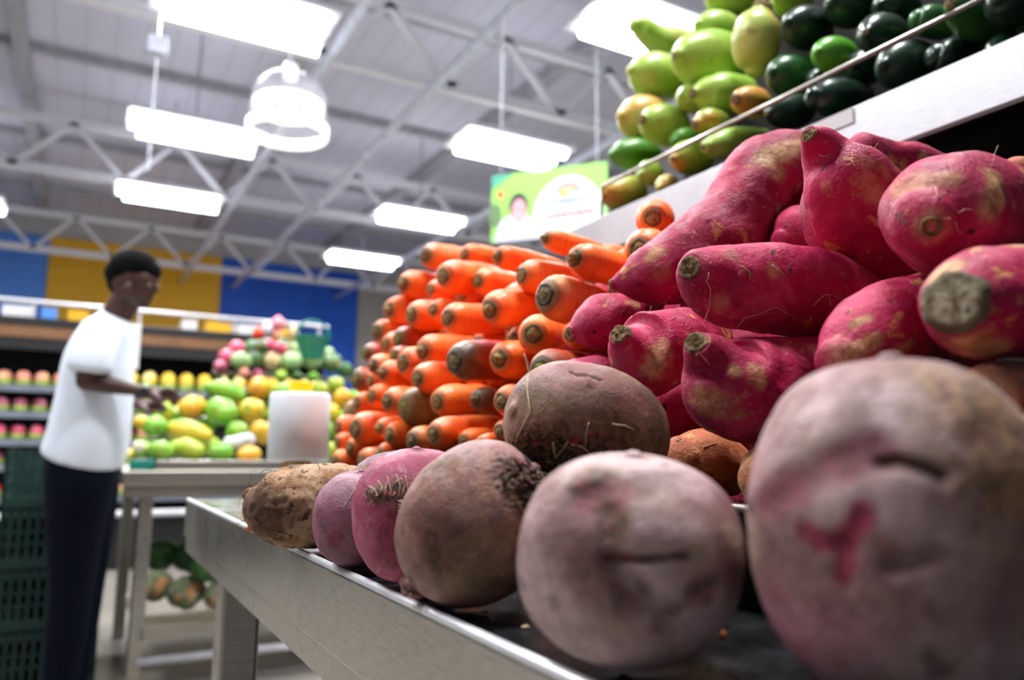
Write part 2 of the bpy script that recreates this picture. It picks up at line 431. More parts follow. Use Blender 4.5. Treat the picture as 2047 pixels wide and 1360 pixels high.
plain('wall_blue', '#1c64dc', .5, noise_amt=.08, scale=1); plain('wall_grey', '#bcb6ac', .6, noise_amt=.05, scale=1); plain('wall_light', '#c8c6c4', .6, noise_amt=.04, scale=1)
t = NT('floor_tile'); br = t.N('ShaderNodeTexBrick', offset=0.0); br.inputs['Scale'].default_value = 1.0; br.inputs['Brick Width'].default_value = .45; br.inputs['Row Height'].default_value = .45; br.inputs['Mortar Size'].default_value = .004
br.inputs['Color1'].default_value = lin('#8d8880'); br.inputs['Color2'].default_value = lin('#847f77'); br.inputs['Mortar'].default_value = lin('#7c776e'); t.L(t.co, br.inputs['Vector']); t.out(br.outputs['Color'], .22, None, 0.)
emis('tube_glow', '#eef6ff', 9.0); emis('bulb_glow', '#fff6ec', .9); emis('header_glow', '#e8a060', .25)
t = NT('dome_glass'); t.out(lin('#f4f4ff'), .12, None, 0., Transmission_Weight=.0, Alpha=.10, Specular_IOR_Level=.8)
t = NT('clear_tub'); t.out(lin('#dfe8e0'), .15, None, 0., Alpha=.5)
plain('paper_roll', '#d9dde0', .35, noise_amt=.02); plain('cap_yellow', '#f8d400', .45, noise_amt=.03); plain('amber', '#c08420', .5)
plain('skin', '#4a2c24', .5, noise_amt=.08); plain('hair', '#070708', .9, noise_amt=.2, scale=200, Specular_IOR_Level=.1); plain('shirt', '#dfe8f4', .8, noise_amt=.03)
plain('trousers', '#060a1a', .9, noise_amt=.15, Specular_IOR_Level=.1); plain('shoe', '#0f0f12', .5); plain('watch', '#1a1a1e', .3); plain('eye_white', '#8a7c74', .3, noise_amt=0); plain('lip', '#5a3030', .5)
plain('crate_green', '#08302a', .5); plain('fridge_black', '#121214', .4); plain('fridge_grey', '#4a4c52', .4); plain('rail_blue', '#7c8490', .35, .3); plain('wood_band', '#7a5230', .5)
plain('bumper', '#d8d8dc', .3, .2); plain('card_white', '#e8e8e8', .6, noise_amt=.03); plain('tub_green', '#8aa040', .5); plain('tissue', '#d8d4dc', .8)
plain('wire', '#a8aab4', .4, .5); plain('teal', '#1c8a78', .4); plain('cream', '#e8e0b8', .5); plain('net_green', '#3c4c30', .8); plain('orange_patch', '#c87838', .7)
for n, h in (('sign_green', '#8fd058'), ('sign_teal', '#3fa088'), ('sign_white', '#dcecf4'), ('sign_pink', '#d01838'), ('sign_navy', '#101c48'), ('sign_amber', '#f0c050'), ('sign_skin', '#d89aa0'), ('sign_hair', '#3a2c30'), ('sign_shirt', '#d4d0ec'), ('sign_coral', '#f08088'), ('sign_leaf', '#5c7a4c')): plain(n, h, .5, noise_amt=.02)
t = NT('net_melon'); k = t.mix(t.noise(12, 4, .6, .4, .6), lin('#5c6c48'), lin('#3c4c34')); k = t.mix(t.noise(7, 2, .5, .58, .66), k, lin('#b8743c')); vo = t.N('ShaderNodeTexVoronoi', feature='DISTANCE_TO_EDGE'); vo.inputs['Scale'].default_value = 45; t.L(t.co, vo.inputs['Vector'])
k = t.mix(t.ramp(vo.outputs['Distance'], 0, .12, 1, 0), k, lin('#a8a888'), .7); t.out(k, .8, None, 0.)
VEG = [
('beetroot','huge blurred beetroot nearest the camera, dusty pink with a red nick, on the steel ledge',[[2597,1817,9852,41],[2600,1819,9825,197],[2607,1826,9760,319],[2617,1837,9661,413],[2630,1850,9535,477],[2645,1865,9390,511],[2662,1881,9234,520],[2678,1897,9079,511],[2693,1912,8934,477],[2706,1925,8808,413],[2716,1936,8709,319],[2723,1942,8644,197],[2726,1945,8617,41]],0,0),
('beetroot','big greyish pink beetroot on the ledge, with a horizontal crack and patchy top',[[2111,2719,9485,40],[2112,2722,9467,187],[2113,2728,9422,299],[2115,2738,9354,384],[2118,2751,9267,441],[2122,2765,9166,471],[2125,2780,9059,479],[2129,2796,8952,471],[2132,2810,8852,441],[2135,2822,8765,384],[2138,2832,8697,299],[2139,2839,8652,187],[2140,2841,8633,40]],0,0),
('beetroot','large brownish beetroot with a rough crown and a thin tail near the steel edge',[[2375,3969,9406,33],[2363,3978,9391,165],[2332,4001,9356,270],[2286,4035,9303,351],[2227,4079,9235,408],[2159,4129,9156,439],[2086,4183,9072,447],[2013,4237,8989,426],[1945,4288,8910,384],[1886,4331,8842,322],[1840,4366,8789,242],[1809,4388,8754,146],[1797,4398,8739,29],[1787,4408,8710,99],[1759,4430,8669,29]],1,0),
('beetroot','bright magenta pink beetroot with a curled hairy crown, next to the tailed one',[[1999,4900,9506,32],[2000,4902,9487,156],[2004,4907,9441,255],[2009,4916,9371,332],[2016,4926,9281,386],[2024,4938,9178,416],[2033,4952,9068,423],[2041,4965,8958,416],[2049,4977,8854,386],[2056,4988,8765,332],[2062,4996,8695,255],[2065,5001,8649,156],[2067,5004,8629,32]],2,0),
('beetroot','small purple beetroot in the front row, beside the shaggy yam',[[1954,5905,9331,28],[1956,5907,9315,136],[1958,5912,9277,223],[1963,5918,9220,291],[1969,5927,9147,338],[1975,5937,9062,364],[1982,5948,8972,371],[1989,5959,8882,364],[1996,5969,8797,338],[2002,5977,8724,291],[2006,5984,8667,223],[2009,5989,8629,136],[2010,5991,8613,28]],3,0),
('beetroot','dull grey purple beetroot with a round brown scar, behind the bright pink one',[[2569,6837,9470,33],[2571,6840,9452,165],[2574,6845,9406,271],[2579,6853,9338,353],[2586,6863,9250,409],[2594,6876,9148,441],[2603,6888,9040,449],[2611,6901,8932,441],[2619,6913,8831,409],[2626,6924,8743,353],[2631,6932,8674,271],[2635,6937,8629,165],[2636,6939,8610,33]],3,0),
('beetroot','barely visible beetroot peeping out between the brownish one and the one on top',[[2972,5518,9468,20],[2973,5519,9456,97],[2975,5522,9429,158],[2978,5527,9388,206],[2982,5533,9335,239],[2987,5541,9274,257],[2992,5548,9208,262],[2997,5556,9143,257],[3002,5563,9082,239],[3006,5570,9029,206],[3009,5574,8988,158],[3011,5578,8961,97],[3012,5579,8949,20]],3,0),
('beetroot','earthy beetroot stacked on top of the others with a torn black crown facing down',[[2365,4250,9746,38],[2387,4249,9742,167],[2440,4245,9732,262],[2521,4240,9716,334],[2626,4232,9696,384],[2749,4222,9672,411],[2882,4210,9646,421],[3018,4197,9619,414],[3146,4185,9594,389],[3260,4173,9572,341],[3349,4163,9554,268],[3408,4156,9542,171],[3433,4153,9537,39]],1,0),
('yam','brown shaggy yam with fibrous skin lying at the far end of the beetroot row',[[1380,7316,9093,53],[1470,7274,9041,231],[1644,7185,8999,338],[1905,7158,8986,370],[2190,7113,9000,357],[2464,7077,8996,288]],0,0),
('sweet_potato','crooked goose-necked sweet potato arching over the carrots, tan patch on its bend',[[4460,6022,11118,68],[4676,5894,11169,243],[5010,5804,11291,354],[5346,5703,11485,419],[5628,5614,11778,404],[5820,5570,12112,383],[6092,5543,12421,375],[6452,5491,12582,329],[7104,5475,12589,275]],0,44),
('sweet_potato','pear-shaped sweet potato standing on the heap, woody stem end pointing up',[[4546,3726,11806,63],[4762,3776,11742,181],[4947,3764,11556,342],[5255,3870,11357,433],[5737,3994,11207,414],[6383,4149,11058,353]],0,56),
('sweet_potato','slim sweet potato with scraped tan spots lying at the very back of the heap',[[6575,4797,12420,218],[6926,4718,12421,200],[7283,4634,12432,178],[7565,4590,12451,103]],0,0),
('sweet_potato','fat round sweet potato with a ring-shaped stem scar facing the camera',[[4075,2589,10809,174],[4272,2647,10862,314],[4688,2751,10965,391],[5291,2873,11040,390],[6118,2994,11079,369]],0,58),
('sweet_potato','sweet potato with a very large grey cut end, under the round one',[[3467,2082,10170,151],[3674,2123,10206,238],[4140,2228,10287,300],[4854,2353,10395,318]],0,143),
('sweet_potato','plump sweet potato lying lengthwise amid the heap with a corky brown tip',[[3589,3931,10721,135],[3786,4006,10697,244],[4058,3984,10673,309],[4422,3948,10690,336],[4843,3943,10678,347],[5373,4000,10603,301]],0,83),
('sweet_potato','pale pink sweet potato with yellow scratches rising behind the huge beetroot',[[3780,2901,9994,174],[3984,2932,10134,262],[4334,2992,10288,282],[4794,3060,10368,292],[5382,3186,10337,259]],0,0),
('sweet_potato','lumpy waisted sweet potato below the plump one, corky tip at its upper corner',[[3399,3717,10176,86],[3558,3791,10103,176],[3740,3823,9945,325],[3998,3843,9933,354],[4315,3865,10035,282],[4625,3843,10102,238],[4962,3877,10063,194]],0,78),
('sweet_potato','stubby sweet potato with a pale pitted tip, between the small one and the lumpy one',[[3744,4958,10411,103],[3905,5032,10330,227],[4074,5049,10311,354],[4435,5048,10404,305],[4853,5127,10475,221]],0,89),
('sweet_potato','small spindle-shaped sweet potato touching the carrots, pointed at both ends',[[4217,6399,10668,59],[4369,6377,10713,200],[4580,6363,10791,288],[4843,6369,10925,206],[5074,6338,11038,63]],0,50),
('sweet_potato','light pink top of a sweet potato just above the stacked beetroot',[[4103,6201,10219,162],[4345,6192,10159,270],[4778,6313,10064,281]],0,0),
('sweet_potato','dark sweet potato wedged in the gap under the goose-necked one',[[5749,5081,11496,124],[5963,5066,11592,281],[6433,5160,11619,302]],0,0),
('sweet_potato','sliver of a reddish sweet potato between the plump one and the stubby one',[[4997,5555,10851,104],[5171,5580,10842,173],[5559,5730,10815,210]],0,0),
('sweet_potato','deep red sweet potato in shadow beneath the stubby and the lumpy ones',[[4506,5656,9851,282],[4825,5650,9908,344],[5384,5748,9980,303]],0,0),
('sweet_potato','small orange-skinned sweet potato with tiny rootlets, right behind the stacked beetroot',[[3924,4484,9451,177],[4124,4490,9444,240],[4523,4625,9385,221]],1,0),
('sweet_potato','peeling orange sweet potato half hidden by the huge beetroot',[[3701,3514,9344,142],[3855,3537,9342,245],[4344,3705,9302,270]],1,0),
('sweet_potato','brown mottled sweet potato behind the shoulder of the huge beetroot',[[3520,2056,9729,135],[3764,2069,9758,186],[4264,2151,9754,202]],2,0),
('sweet_potato','orange sweet potato at the picture edge under the mottled one',[[3284,1739,9533,115],[3586,1781,9528,160]],1,0),
('sweet_potato','sweet potato filling the gap in the lower rows beside the mottled one',[[4193,2695,9833,169],[4601,2804,9828,211]],1,0),
('sweet_potato','dim reddish sweet potato far back under the upper shelf lip',[[8092,4156,12332,162],[8503,4151,12380,186]],1,0),
('sweet_potato','sweet potato deep inside the heap, seen only through gaps between the outer ones',[[5352,5361,10428,264],[5590,5341,10443,334],[5994,5339,10472,291]],0,0),
('sweet_potato','sweet potato deep inside the heap, seen only through gaps between the outer ones',[[5392,4711,10432,244],[5625,4694,10447,309],[6026,4697,10477,271]],0,0),
('sweet_potato','sweet potato deep inside the heap, seen only through gaps between the outer ones',[[6191,4808,11084,301],[6450,4786,11110,382],[6898,4784,11162,335]],0,0),
('sweet_potato','sweet potato deep inside the heap, seen only through gaps between the outer ones',[[5444,3672,10169,242],[5672,3660,10183,307],[6073,3669,10210,270]],0,0),
('sweet_potato','sweet potato deep inside the heap, seen only through gaps between the outer ones',[[5877,8063,11413,310],[6164,8018,11435,391],[6635,7984,11479,339]],0,0),
('sweet_potato','sweet potato deep inside the heap, seen only through gaps between the outer ones',[[5578,6346,10905,257],[5834,6316,10924,326],[6263,6304,10961,283]],0,0),
('sweet_potato','sweet potato deep inside the heap, seen only through gaps between the outer ones',[[5068,5212,9598,250],[5297,5198,9601,317],[5687,5207,9607,277]],0,0),
('sweet_potato','sweet potato deep inside the heap, seen only through gaps between the outer ones',[[4845,5052,9061,204],[5067,5042,9057,259],[5446,5057,9049,227]],0,0),
('sweet_potato','sweet potato deep inside the heap, seen only through gaps between the outer ones',[[5417,4363,9901,264],[5651,4351,9910,335],[6056,4363,9926,294]],0,0),
('sweet_potato','sweet potato deep inside the heap, seen only through gaps between the outer ones',[[5132,3328,9533,219],[5350,3322,9535,279],[5736,3339,9539,246]],0,0),
('sweet_potato','sweet potato deep inside the heap, seen only through gaps between the outer ones',[[6416,5972,12119,265],[6689,5937,12154,335],[7151,5913,12222,292]],0,0),
('sweet_potato','sweet potato deep inside the heap, seen only through gaps between the outer ones',[[5357,7865,10623,293],[5627,7826,10637,371],[6071,7801,10663,321]],0,0),
('carrot','pale orange carrot on the top row with a thick black-green crown, nearest the ceiling lamps',[[5822,14032,13310,194],[5916,14063,13321,247],[6086,14119,13339,268],[6577,14282,13394,263],[7144,14469,13457,226],[7521,14594,13499,158],[7710,14657,13520,92]],1,0),
('carrot','stout bright carrot under the black-crowned one, its top layer pale with light',[[5276,11861,12414,214],[5365,11891,12423,271],[5526,11943,12439,294],[5992,12095,12486,289],[6528,12271,12540,248],[6886,12388,12576,173],[7065,12447,12594,101]],0,0),
('carrot','slim carrot on the top row with a brown stub, touching the black-crowned one',[[5282,9939,12337,137],[5363,9964,12340,175],[5509,10009,12345,190],[5931,10138,12360,186],[6419,10288,12377,160],[6744,10388,12388,111],[6906,10438,12394,65]],0,0),
('carrot','carrot tip with an olive stub poking up highest beneath the hanging banner',[[5284,8587,12293,116],[5368,8594,12285,148],[5521,8607,12271,160],[5961,8645,12230,157],[6468,8689,12183,135],[6807,8718,12152,94],[6976,8733,12137,55]],0,0),
('carrot','carrot with a dark round crown lying just under the olive-stubbed one',[[4743,7077,11624,151],[4823,7096,11623,192],[4969,7129,11620,209],[5389,7225,11614,205],[5873,7336,11607,176],[6196,7410,11603,123],[6358,7447,11600,72]],0,0),
('carrot','short carrot with a green-ringed crown squeezed beside the biggest crown',[[5042,8777,11797,169],[5122,8784,11799,215],[5266,8797,11802,233],[5683,8834,11812,229],[6164,8877,11823,197],[6485,8906,11831,137],[6645,8920,11834,80]],0,0),
('carrot','thickest carrot of the heap with a wide grey-green crown like an eye',[[4465,7235,11207,192],[4540,7256,11205,244],[4674,7296,11200,265],[5064,7409,11188,260],[5513,7540,11173,223],[5813,7628,11163,156],[5963,7671,11158,91]],1,0),
('carrot','lone carrot seen end-on at the top of the heap against the white shelf lip',[[5846,7096,12270,166],[5897,7148,12290,211],[5987,7241,12327,229],[6250,7510,12432,224],[6552,7821,12553,193],[6754,8028,12634,135],[6854,8131,12674,78]],0,0),
('carrot','carrot with a golden brown crown tucked behind the goose-necked sweet potato',[[5274,6615,11711,171],[5337,6653,11723,217],[5451,6721,11746,235],[5782,6918,11812,231],[6163,7145,11888,198],[6417,7296,11938,138],[6544,7372,11964,81]],0,0),
('carrot','carrot with a knobby stub at the outer end of the second row',[[5445,14160,12716,206],[5525,14187,12724,262],[5669,14236,12738,284],[6085,14378,12779,279],[6565,14541,12825,240],[6885,14650,12857,167],[7044,14704,12872,98]],0,0),
('carrot','little carrot tip wedged below the black-crowned carrot',[[5521,12994,12401,149],[5578,13013,12405,189],[5680,13047,12413,205],[5976,13145,12435,201],[6317,13258,12460,173],[6545,13334,12477,120],[6659,13372,12485,70]],0,0),
('carrot','carrot at the outer end of the third row with a brownish stub',[[5240,14370,12218,206],[5320,14398,12225,261],[5465,14448,12237,284],[5882,14593,12273,278],[6363,14759,12315,239],[6683,14870,12343,167],[6844,14926,12357,97]],0,0),
('carrot','carrot with an oval brown crown, second from the outer end of the third row',[[5047,12669,11848,207],[5128,12696,11853,263],[5273,12746,11863,286],[5693,12888,11889,280],[6177,13052,11919,241],[6500,13162,11939,168],[6661,13216,11949,98]],0,0),
('carrot','narrow carrot with a greyish crown in the middle of the third row',[[5128,11943,11824,154],[5204,11969,11829,195],[5340,12014,11838,212],[5734,12145,11863,208],[6189,12296,11892,179],[6492,12397,11912,125],[6643,12447,11922,73]],0,0),
('carrot','glossy carrot with a yellow-centred crown in the third row, under the stout one',[[4782,10561,11468,174],[4862,10587,11475,221],[5006,10634,11488,240],[5421,10770,11526,235],[5900,10928,11570,202],[6220,11032,11599,141],[6379,11085,11614,82]],0,0),
('carrot','broad carrot tilted upward with a mustard coloured stub, left of the thickest one',[[4636,8898,11322,184],[4709,8924,11337,234],[4839,8972,11364,254],[5217,9110,11443,249],[5653,9270,11533,214],[5943,9376,11594,149],[6089,9429,11624,87]],0,0),
('carrot','carrot seen end-on like a ball with a small ringed centre, below the thickest one',[[4603,7763,10854,173],[4659,7820,10864,220],[4759,7922,10882,239],[5051,8216,10933,234],[5387,8556,10992,201],[5611,8783,11031,140],[5723,8896,11051,82]],0,0),
('carrot','carrot mostly covered by the small spindle-shaped sweet potato',[[4583,6914,10742,135],[4646,6940,10746,172],[4759,6986,10754,186],[5085,7118,10777,183],[5461,7270,10803,157],[5712,7372,10820,110],[5837,7423,10829,64]],0,0),
('carrot','hidden carrot showing a rounded end under the tip of the goose-necked sweet potato',[[5078,6817,11223,99],[5138,6847,11231,126],[5248,6901,11245,137],[5563,7058,11286,134],[5927,7240,11333,116],[6170,7361,11364,81],[6292,7421,11380,47]],0,0),
('carrot','washed-out pale carrot at the outer rim, above the brown-tipped one',[[5102,14686,11807,193],[5178,14713,11812,245],[5315,14761,11819,266],[5711,14900,11842,261],[6167,15060,11867,224],[6472,15167,11884,156],[6624,15220,11893,91]],1,0),
('carrot','carrot at the outer rim lying directly beneath the washed-out pale one',[[5020,13850,11444,189],[5096,13877,11448,240],[5233,13924,11454,260],[5629,14062,11474,255],[6087,14222,11496,220],[6391,14328,11511,153],[6544,14381,11519,89]],0,0),
('carrot','dusky carrot with a thin dark crown, fourth row near the rim',[[4881,12913,11446,163],[4957,12939,11450,207],[5094,12986,11457,225],[5490,13122,11478,220],[5947,13280,11502,190],[6252,13385,11517,132],[6404,13437,11525,77]],2,0),
('carrot','carrot with a yellowish forked stub in the fourth row',[[4703,11289,11034,195],[4783,11318,11043,248],[4927,11369,11058,269],[5342,11518,11104,264],[5822,11690,11156,227],[6142,11805,11191,158],[6302,11862,11209,92]],0,0),
('carrot','purple-shouldered carrot with a big blackish green crown',[[4345,9315,10676,200],[4428,9345,10684,254],[4578,9397,10698,276],[5011,9548,10739,270],[5511,9723,10786,232],[5844,9839,10817,162],[6011,9898,10833,95]],3,0),
('carrot','carrot with a tan crown facing the camera, right below the mustard-stubbed one',[[4545,8462,10622,177],[4617,8498,10627,225],[4745,8565,10635,244],[5116,8757,10660,239],[5545,8978,10689,205],[5830,9125,10708,143],[5973,9199,10718,84]],0,0),
('carrot','dark brownish carrot crown above the stacked beetroot, half in shade',[[4120,6780,10334,149],[4183,6814,10339,189],[4295,6877,10347,205],[4620,7058,10372,201],[4994,7266,10400,173],[5244,7406,10419,121],[5369,7475,10428,71]],2,0),
('carrot','small rounded carrot with a brown tip on the outer rim',[[4804,14440,11344,150],[4875,14465,11347,191],[5002,14510,11353,207],[5368,14641,11370,203],[5791,14791,11389,175],[6073,14892,11402,122],[6214,14942,11409,71]],2,0),
('carrot','thin carrot with a small black crown, next to the brown-tipped rim carrot',[[4700,12637,11108,123],[4770,12661,11111,156],[4897,12705,11117,169],[5264,12833,11134,166],[5687,12980,11152,143],[5969,13078,11165,99],[6110,13127,11171,58]],2,0),
('carrot','stocky carrot with a flat pinkish shoulder in the fifth row',[[4589,11816,10886,212],[4669,11843,10889,270],[4812,11892,10894,292],[5225,12035,10910,287],[5701,12199,10928,247],[6019,12308,10940,172],[6178,12363,10946,100]],0,0),
('carrot','smooth carrot pointing outward with a faint tip, under the purple-shouldered one',[[4385,10700,10549,174],[4470,10728,10556,221],[4624,10781,10567,240],[5067,10931,10600,236],[5578,11105,10639,203],[5918,11220,10664,141],[6089,11278,10677,82]],0,0),
('carrot','carrot with a straw-coloured leafy stub on the rim',[[4653,13533,11003,160],[4723,13558,11006,203],[4850,13603,11011,220],[5217,13733,11026,216],[5640,13882,11043,186],[5922,13982,11055,130],[6063,14032,11061,76]],1,0),
('carrot','carrot with a narrow black crown below the straw-stubbed one',[[4417,12323,10752,159],[4491,12349,10754,202],[4625,12396,10759,220],[5013,12532,10772,215],[5460,12689,10787,185],[5758,12794,10797,129],[5907,12846,10802,75]],0,0),
('carrot','dull carrot sticking out furthest on the rim at mid height',[[4619,14386,10806,185],[4691,14411,10808,235],[4819,14457,10812,255],[5188,14590,10824,250],[5615,14743,10838,215],[5899,14846,10847,150],[6042,14897,10852,88]],2,0),
('carrot','short carrot squeezed behind the furthest rim one',[[4757,13941,10757,158],[4827,13966,10759,201],[4954,14011,10763,218],[5319,14141,10775,213],[5742,14292,10788,184],[6023,14392,10797,128],[6164,14442,10801,75]],0,0),
('carrot','carrot with a thin oval crown in the sixth row',[[4233,11536,10241,172],[4307,11562,10243,219],[4440,11608,10246,237],[4824,11743,10255,233],[5268,11898,10266,200],[5563,12001,10274,140],[5711,12053,10277,81]],0,0),
('carrot','brownish bulging carrot with a faded ring, like a ball in the lower heap',[[4333,11022,10143,218],[4410,11048,10144,277],[4548,11096,10147,301],[4948,11233,10154,295],[5409,11392,10163,253],[5716,11498,10168,177],[5870,11550,10171,103]],4,0),
('carrot','blunt carrot without a visible crown, next to the brownish bulging one',[[4382,9953,10163,172],[4463,9980,10169,219],[4609,10029,10182,237],[5029,10169,10217,233],[5515,10331,10257,200],[5838,10439,10285,140],[6000,10493,10298,81]],0,0),
('carrot','carrot with a long dark olive stub pointing at the stacked beetroot',[[4480,8979,10144,132],[4552,9005,10142,167],[4682,9052,10138,182],[5056,9187,10127,178],[5487,9343,10115,153],[5775,9448,10107,107],[5919,9500,10103,62]],3,0),
('carrot','carrot with a green-ringed crown touching the stacked beetroot',[[4271,7899,10066,141],[4341,7926,10068,179],[4466,7973,10071,194],[4829,8110,10081,190],[5247,8267,10093,164],[5526,8372,10101,114],[5665,8425,10104,67]],0,0),
('carrot','reddish carrot end in the seventh row on the rim',[[4490,13864,10335,158],[4562,13890,10337,201],[4691,13937,10340,218],[5065,14071,10347,214],[5496,14225,10356,184],[5783,14328,10362,128],[5927,14380,10365,75]],0,0),
('carrot','carrot with a slim green streak beside the reddish rim end',[[4532,13167,10425,165],[4603,13192,10426,210],[4731,13237,10429,228],[5101,13368,10438,223],[5527,13520,10447,192],[5812,13620,10454,134],[5954,13671,10457,78]],0,0),
('carrot','fat smooth carrot bulging at the lower outer corner of the heap',[[4142,12760,9839,215],[4222,12789,9839,273],[4366,12841,9841,296],[4782,12990,9844,290],[5263,13163,9848,250],[5583,13279,9851,174],[5743,13336,9853,102]],0,0),
('carrot','outermost carrot at the lower corner beside the white bag roll',[[4570,15255,9922,174],[4641,15281,9923,221],[4768,15327,9924,240],[5135,15461,9928,235],[5558,15616,9932,202],[5840,15719,9935,141],[5981,15771,9936,82]],0,0),
('carrot','small outer carrot below the outermost one',[[4463,14900,9625,137],[4529,14924,9626,174],[4647,14968,9626,189],[4988,15092,9627,186],[5382,15236,9628,160],[5644,15332,9629,111],[5776,15380,9630,65]],0,0),
('carrot','carrot under the fat smooth one at the lower corner',[[4178,13184,9517,162],[4249,13209,9517,206],[4377,13255,9517,223],[4746,13389,9517,219],[5171,13542,9518,188],[5455,13645,9518,131],[5597,13696,9518,77]],0,0),
('carrot','carrot with a green leafy streak in the lower heap',[[4336,12173,9832,137],[4407,12198,9836,174],[4534,12243,9843,189],[4901,12373,9862,185],[5325,12522,9884,159],[5608,12622,9898,111],[5749,12672,9906,65]],5,0),
('carrot','carrot with a slim brown crown in the bottom rows near the streaked one',[[4199,11317,9727,159],[4274,11343,9727,202],[4410,11391,9728,220],[4802,11528,9731,215],[5255,11686,9734,185],[5557,11792,9736,129],[5708,11845,9737,75]],0,0),
('carrot','carrot with a rough golden crown in the bottom row',[[4093,10156,9629,146],[4169,10182,9629,185],[4304,10228,9630,201],[4696,10362,9632,197],[5148,10517,9634,169],[5449,10620,9636,118],[5599,10672,9636,69]],1,0),
('carrot','long glossy carrot lying across the bottom row with a neat round crown',[[3980,9142,9702,155],[4073,9175,9708,197],[4240,9235,9720,214],[4724,9408,9755,210],[5282,9607,9794,181],[5654,9740,9821,126],[5840,9806,9834,74]],0,0),
('carrot','dusty olive carrot crown just above the grey purple beetroot',[[4138,11575,9427,135],[4204,11598,9427,171],[4323,11640,9427,186],[4667,11761,9426,182],[5064,11901,9425,157],[5329,11994,9425,109],[5461,12041,9425,64]],5,0),
('carrot','bottom carrot resting on the tray beside the dusty olive crown',[[3981,11920,9324,153],[4051,11945,9324,195],[4178,11990,9323,211],[4546,12122,9322,207],[4969,12273,9320,178],[5252,12374,9318,124],[5393,12425,9318,73]],0,0),
('carrot','lowest carrot at the outer corner behind the shaggy yam',[[4281,14389,9273,157],[4346,14413,9272,199],[4465,14457,9272,216],[4807,14582,9270,212],[5202,14726,9267,182],[5465,14823,9266,127],[5596,14871,9265,74]],0,0),
('carrot','carrot with a bushy olive stub low beside the stacked beetroot',[[4081,8057,9564,97],[4153,8080,9567,123],[4282,8121,9573,133],[4654,8240,9590,131],[5083,8378,9609,112],[5370,8469,9622,78],[5513,8515,9629,46]],5,0),
('carrot','shaded carrot shoulder just left of the stacked beetroot',[[4232,7867,9725,109],[4303,7890,9726,138],[4430,7930,9727,150],[4799,8046,9730,147],[5224,8179,9733,126],[5508,8268,9736,88],[5649,8313,9737,51]],0,0),
('carrot','deep shaded carrot in the gap behind the blunt one',[[4952,10589,10254,155],[5024,10612,10256,196],[5154,10655,10259,213],[5529,10777,10268,209],[5962,10919,10277,180],[6250,11013,10284,125],[6394,11060,10287,73]],0,0),
('carrot','shaded carrot behind the purple-shouldered one',[[5090,10494,10630,150],[5162,10518,10632,190],[5292,10560,10637,206],[5669,10681,10649,202],[6103,10821,10663,174],[6393,10915,10673,121],[6538,10962,10678,71]],0,0),
('carrot','shaded carrot deep behind the stacked beetroot',[[4926,8525,10279,127],[5001,8539,10281,161],[5135,8565,10283,175],[5522,8639,10291,171],[5968,8725,10299,147],[6266,8782,10305,103],[6415,8810,10308,60]],0,0),
('carrot','shadowed carrot under the long glossy one',[[4258,8873,9620,117],[4329,8896,9620,148],[4457,8938,9621,161],[4826,9059,9622,158],[5251,9198,9624,136],[5535,9290,9625,95],[5677,9337,9626,55]],0,0),
('carrot','inner carrot glimpsed between the mustard-stubbed and the ball-like ones',[[5624,10124,11345,150],[5699,10138,11347,191],[5833,10164,11352,207],[6221,10238,11366,203],[6668,10325,11382,175],[6967,10382,11392,122],[7116,10411,11398,71]],0,0),
('carrot','inner carrot behind the thickest one toward the sweet potatoes',[[5879,8420,11735,134],[5952,8440,11740,170],[6083,8476,11750,184],[6463,8581,11777,181],[6901,8703,11809,155],[7194,8784,11830,108],[7340,8824,11841,63]],0,0),
('carrot','inner carrot behind the dark-crowned one on the upper row',[[5841,8148,12001,147],[5912,8168,12007,187],[6041,8203,12017,203],[6413,8305,12048,199],[6843,8422,12084,171],[7129,8500,12107,119],[7272,8539,12119,70]],0,0),
('carrot','inner carrot between the golden-crowned one and the sweet potato tip',[[5692,7535,11828,117],[5764,7554,11834,149],[5893,7588,11844,162],[6266,7687,11873,159],[6696,7801,11907,136],[6982,7877,11930,95],[7126,7915,11942,56]],0,0),
('carrot','inner carrot right of the stout bright one',[[5738,11481,12308,171],[5809,11504,12313,218],[5936,11544,12323,236],[6305,11661,12351,231],[6730,11795,12384,199],[7014,11885,12406,139],[7155,11929,12417,81]],0,0),
('carrot','inner carrot below the top row, behind the stout one',[[6252,13120,13189,161],[6323,13143,13196,205],[6451,13184,13207,222],[6821,13301,13240,218],[7249,13437,13279,187],[7533,13528,13304,131],[7676,13573,13317,76]],0,0),
('carrot','carrot deep inside the heap, glimpsed only through a gap between the outer ones',[[6227,15684,12704,215],[6298,15709,12707,273],[6425,15754,12712,296],[6792,15884,12727,290],[7216,16034,12744,249],[7499,16134,12756,174],[7640,16184,12762,102]],2,0),
('carrot','carrot deep inside the heap, glimpsed only through a gap between the outer ones',[[5688,13598,11760,214],[5757,13626,11761,271],[5882,13676,11764,295],[6242,13822,11771,289],[6657,13989,11780,248],[6934,14101,11786,173],[7073,14157,11789,101]],0,0),
('carrot','carrot deep inside the heap, glimpsed only through a gap between the outer ones',[[5969,12624,12297,210],[6039,12650,12306,266],[6164,12696,12323,289],[6526,12829,12370,284],[6944,12984,12424,244],[7222,13086,12460,170],[7361,13138,12478,99]],0,0),
('carrot','carrot deep inside the heap, glimpsed only through a gap between the outer ones',[[5557,11082,11176,184],[5628,11105,11181,233],[5756,11147,11189,253],[6127,11268,11212,248],[6555,11407,11240,213],[6841,11500,11258,149],[6984,11547,11267,87]],0,0),
('carrot','carrot deep inside the heap, glimpsed only through a gap between the outer ones',[[5557,12461,11405,204],[5625,12492,11412,260],[5745,12547,11424,282],[6094,12709,11458,276],[6497,12894,11498,238],[6766,13018,11524,166],[6900,13080,11537,97]],0,0),
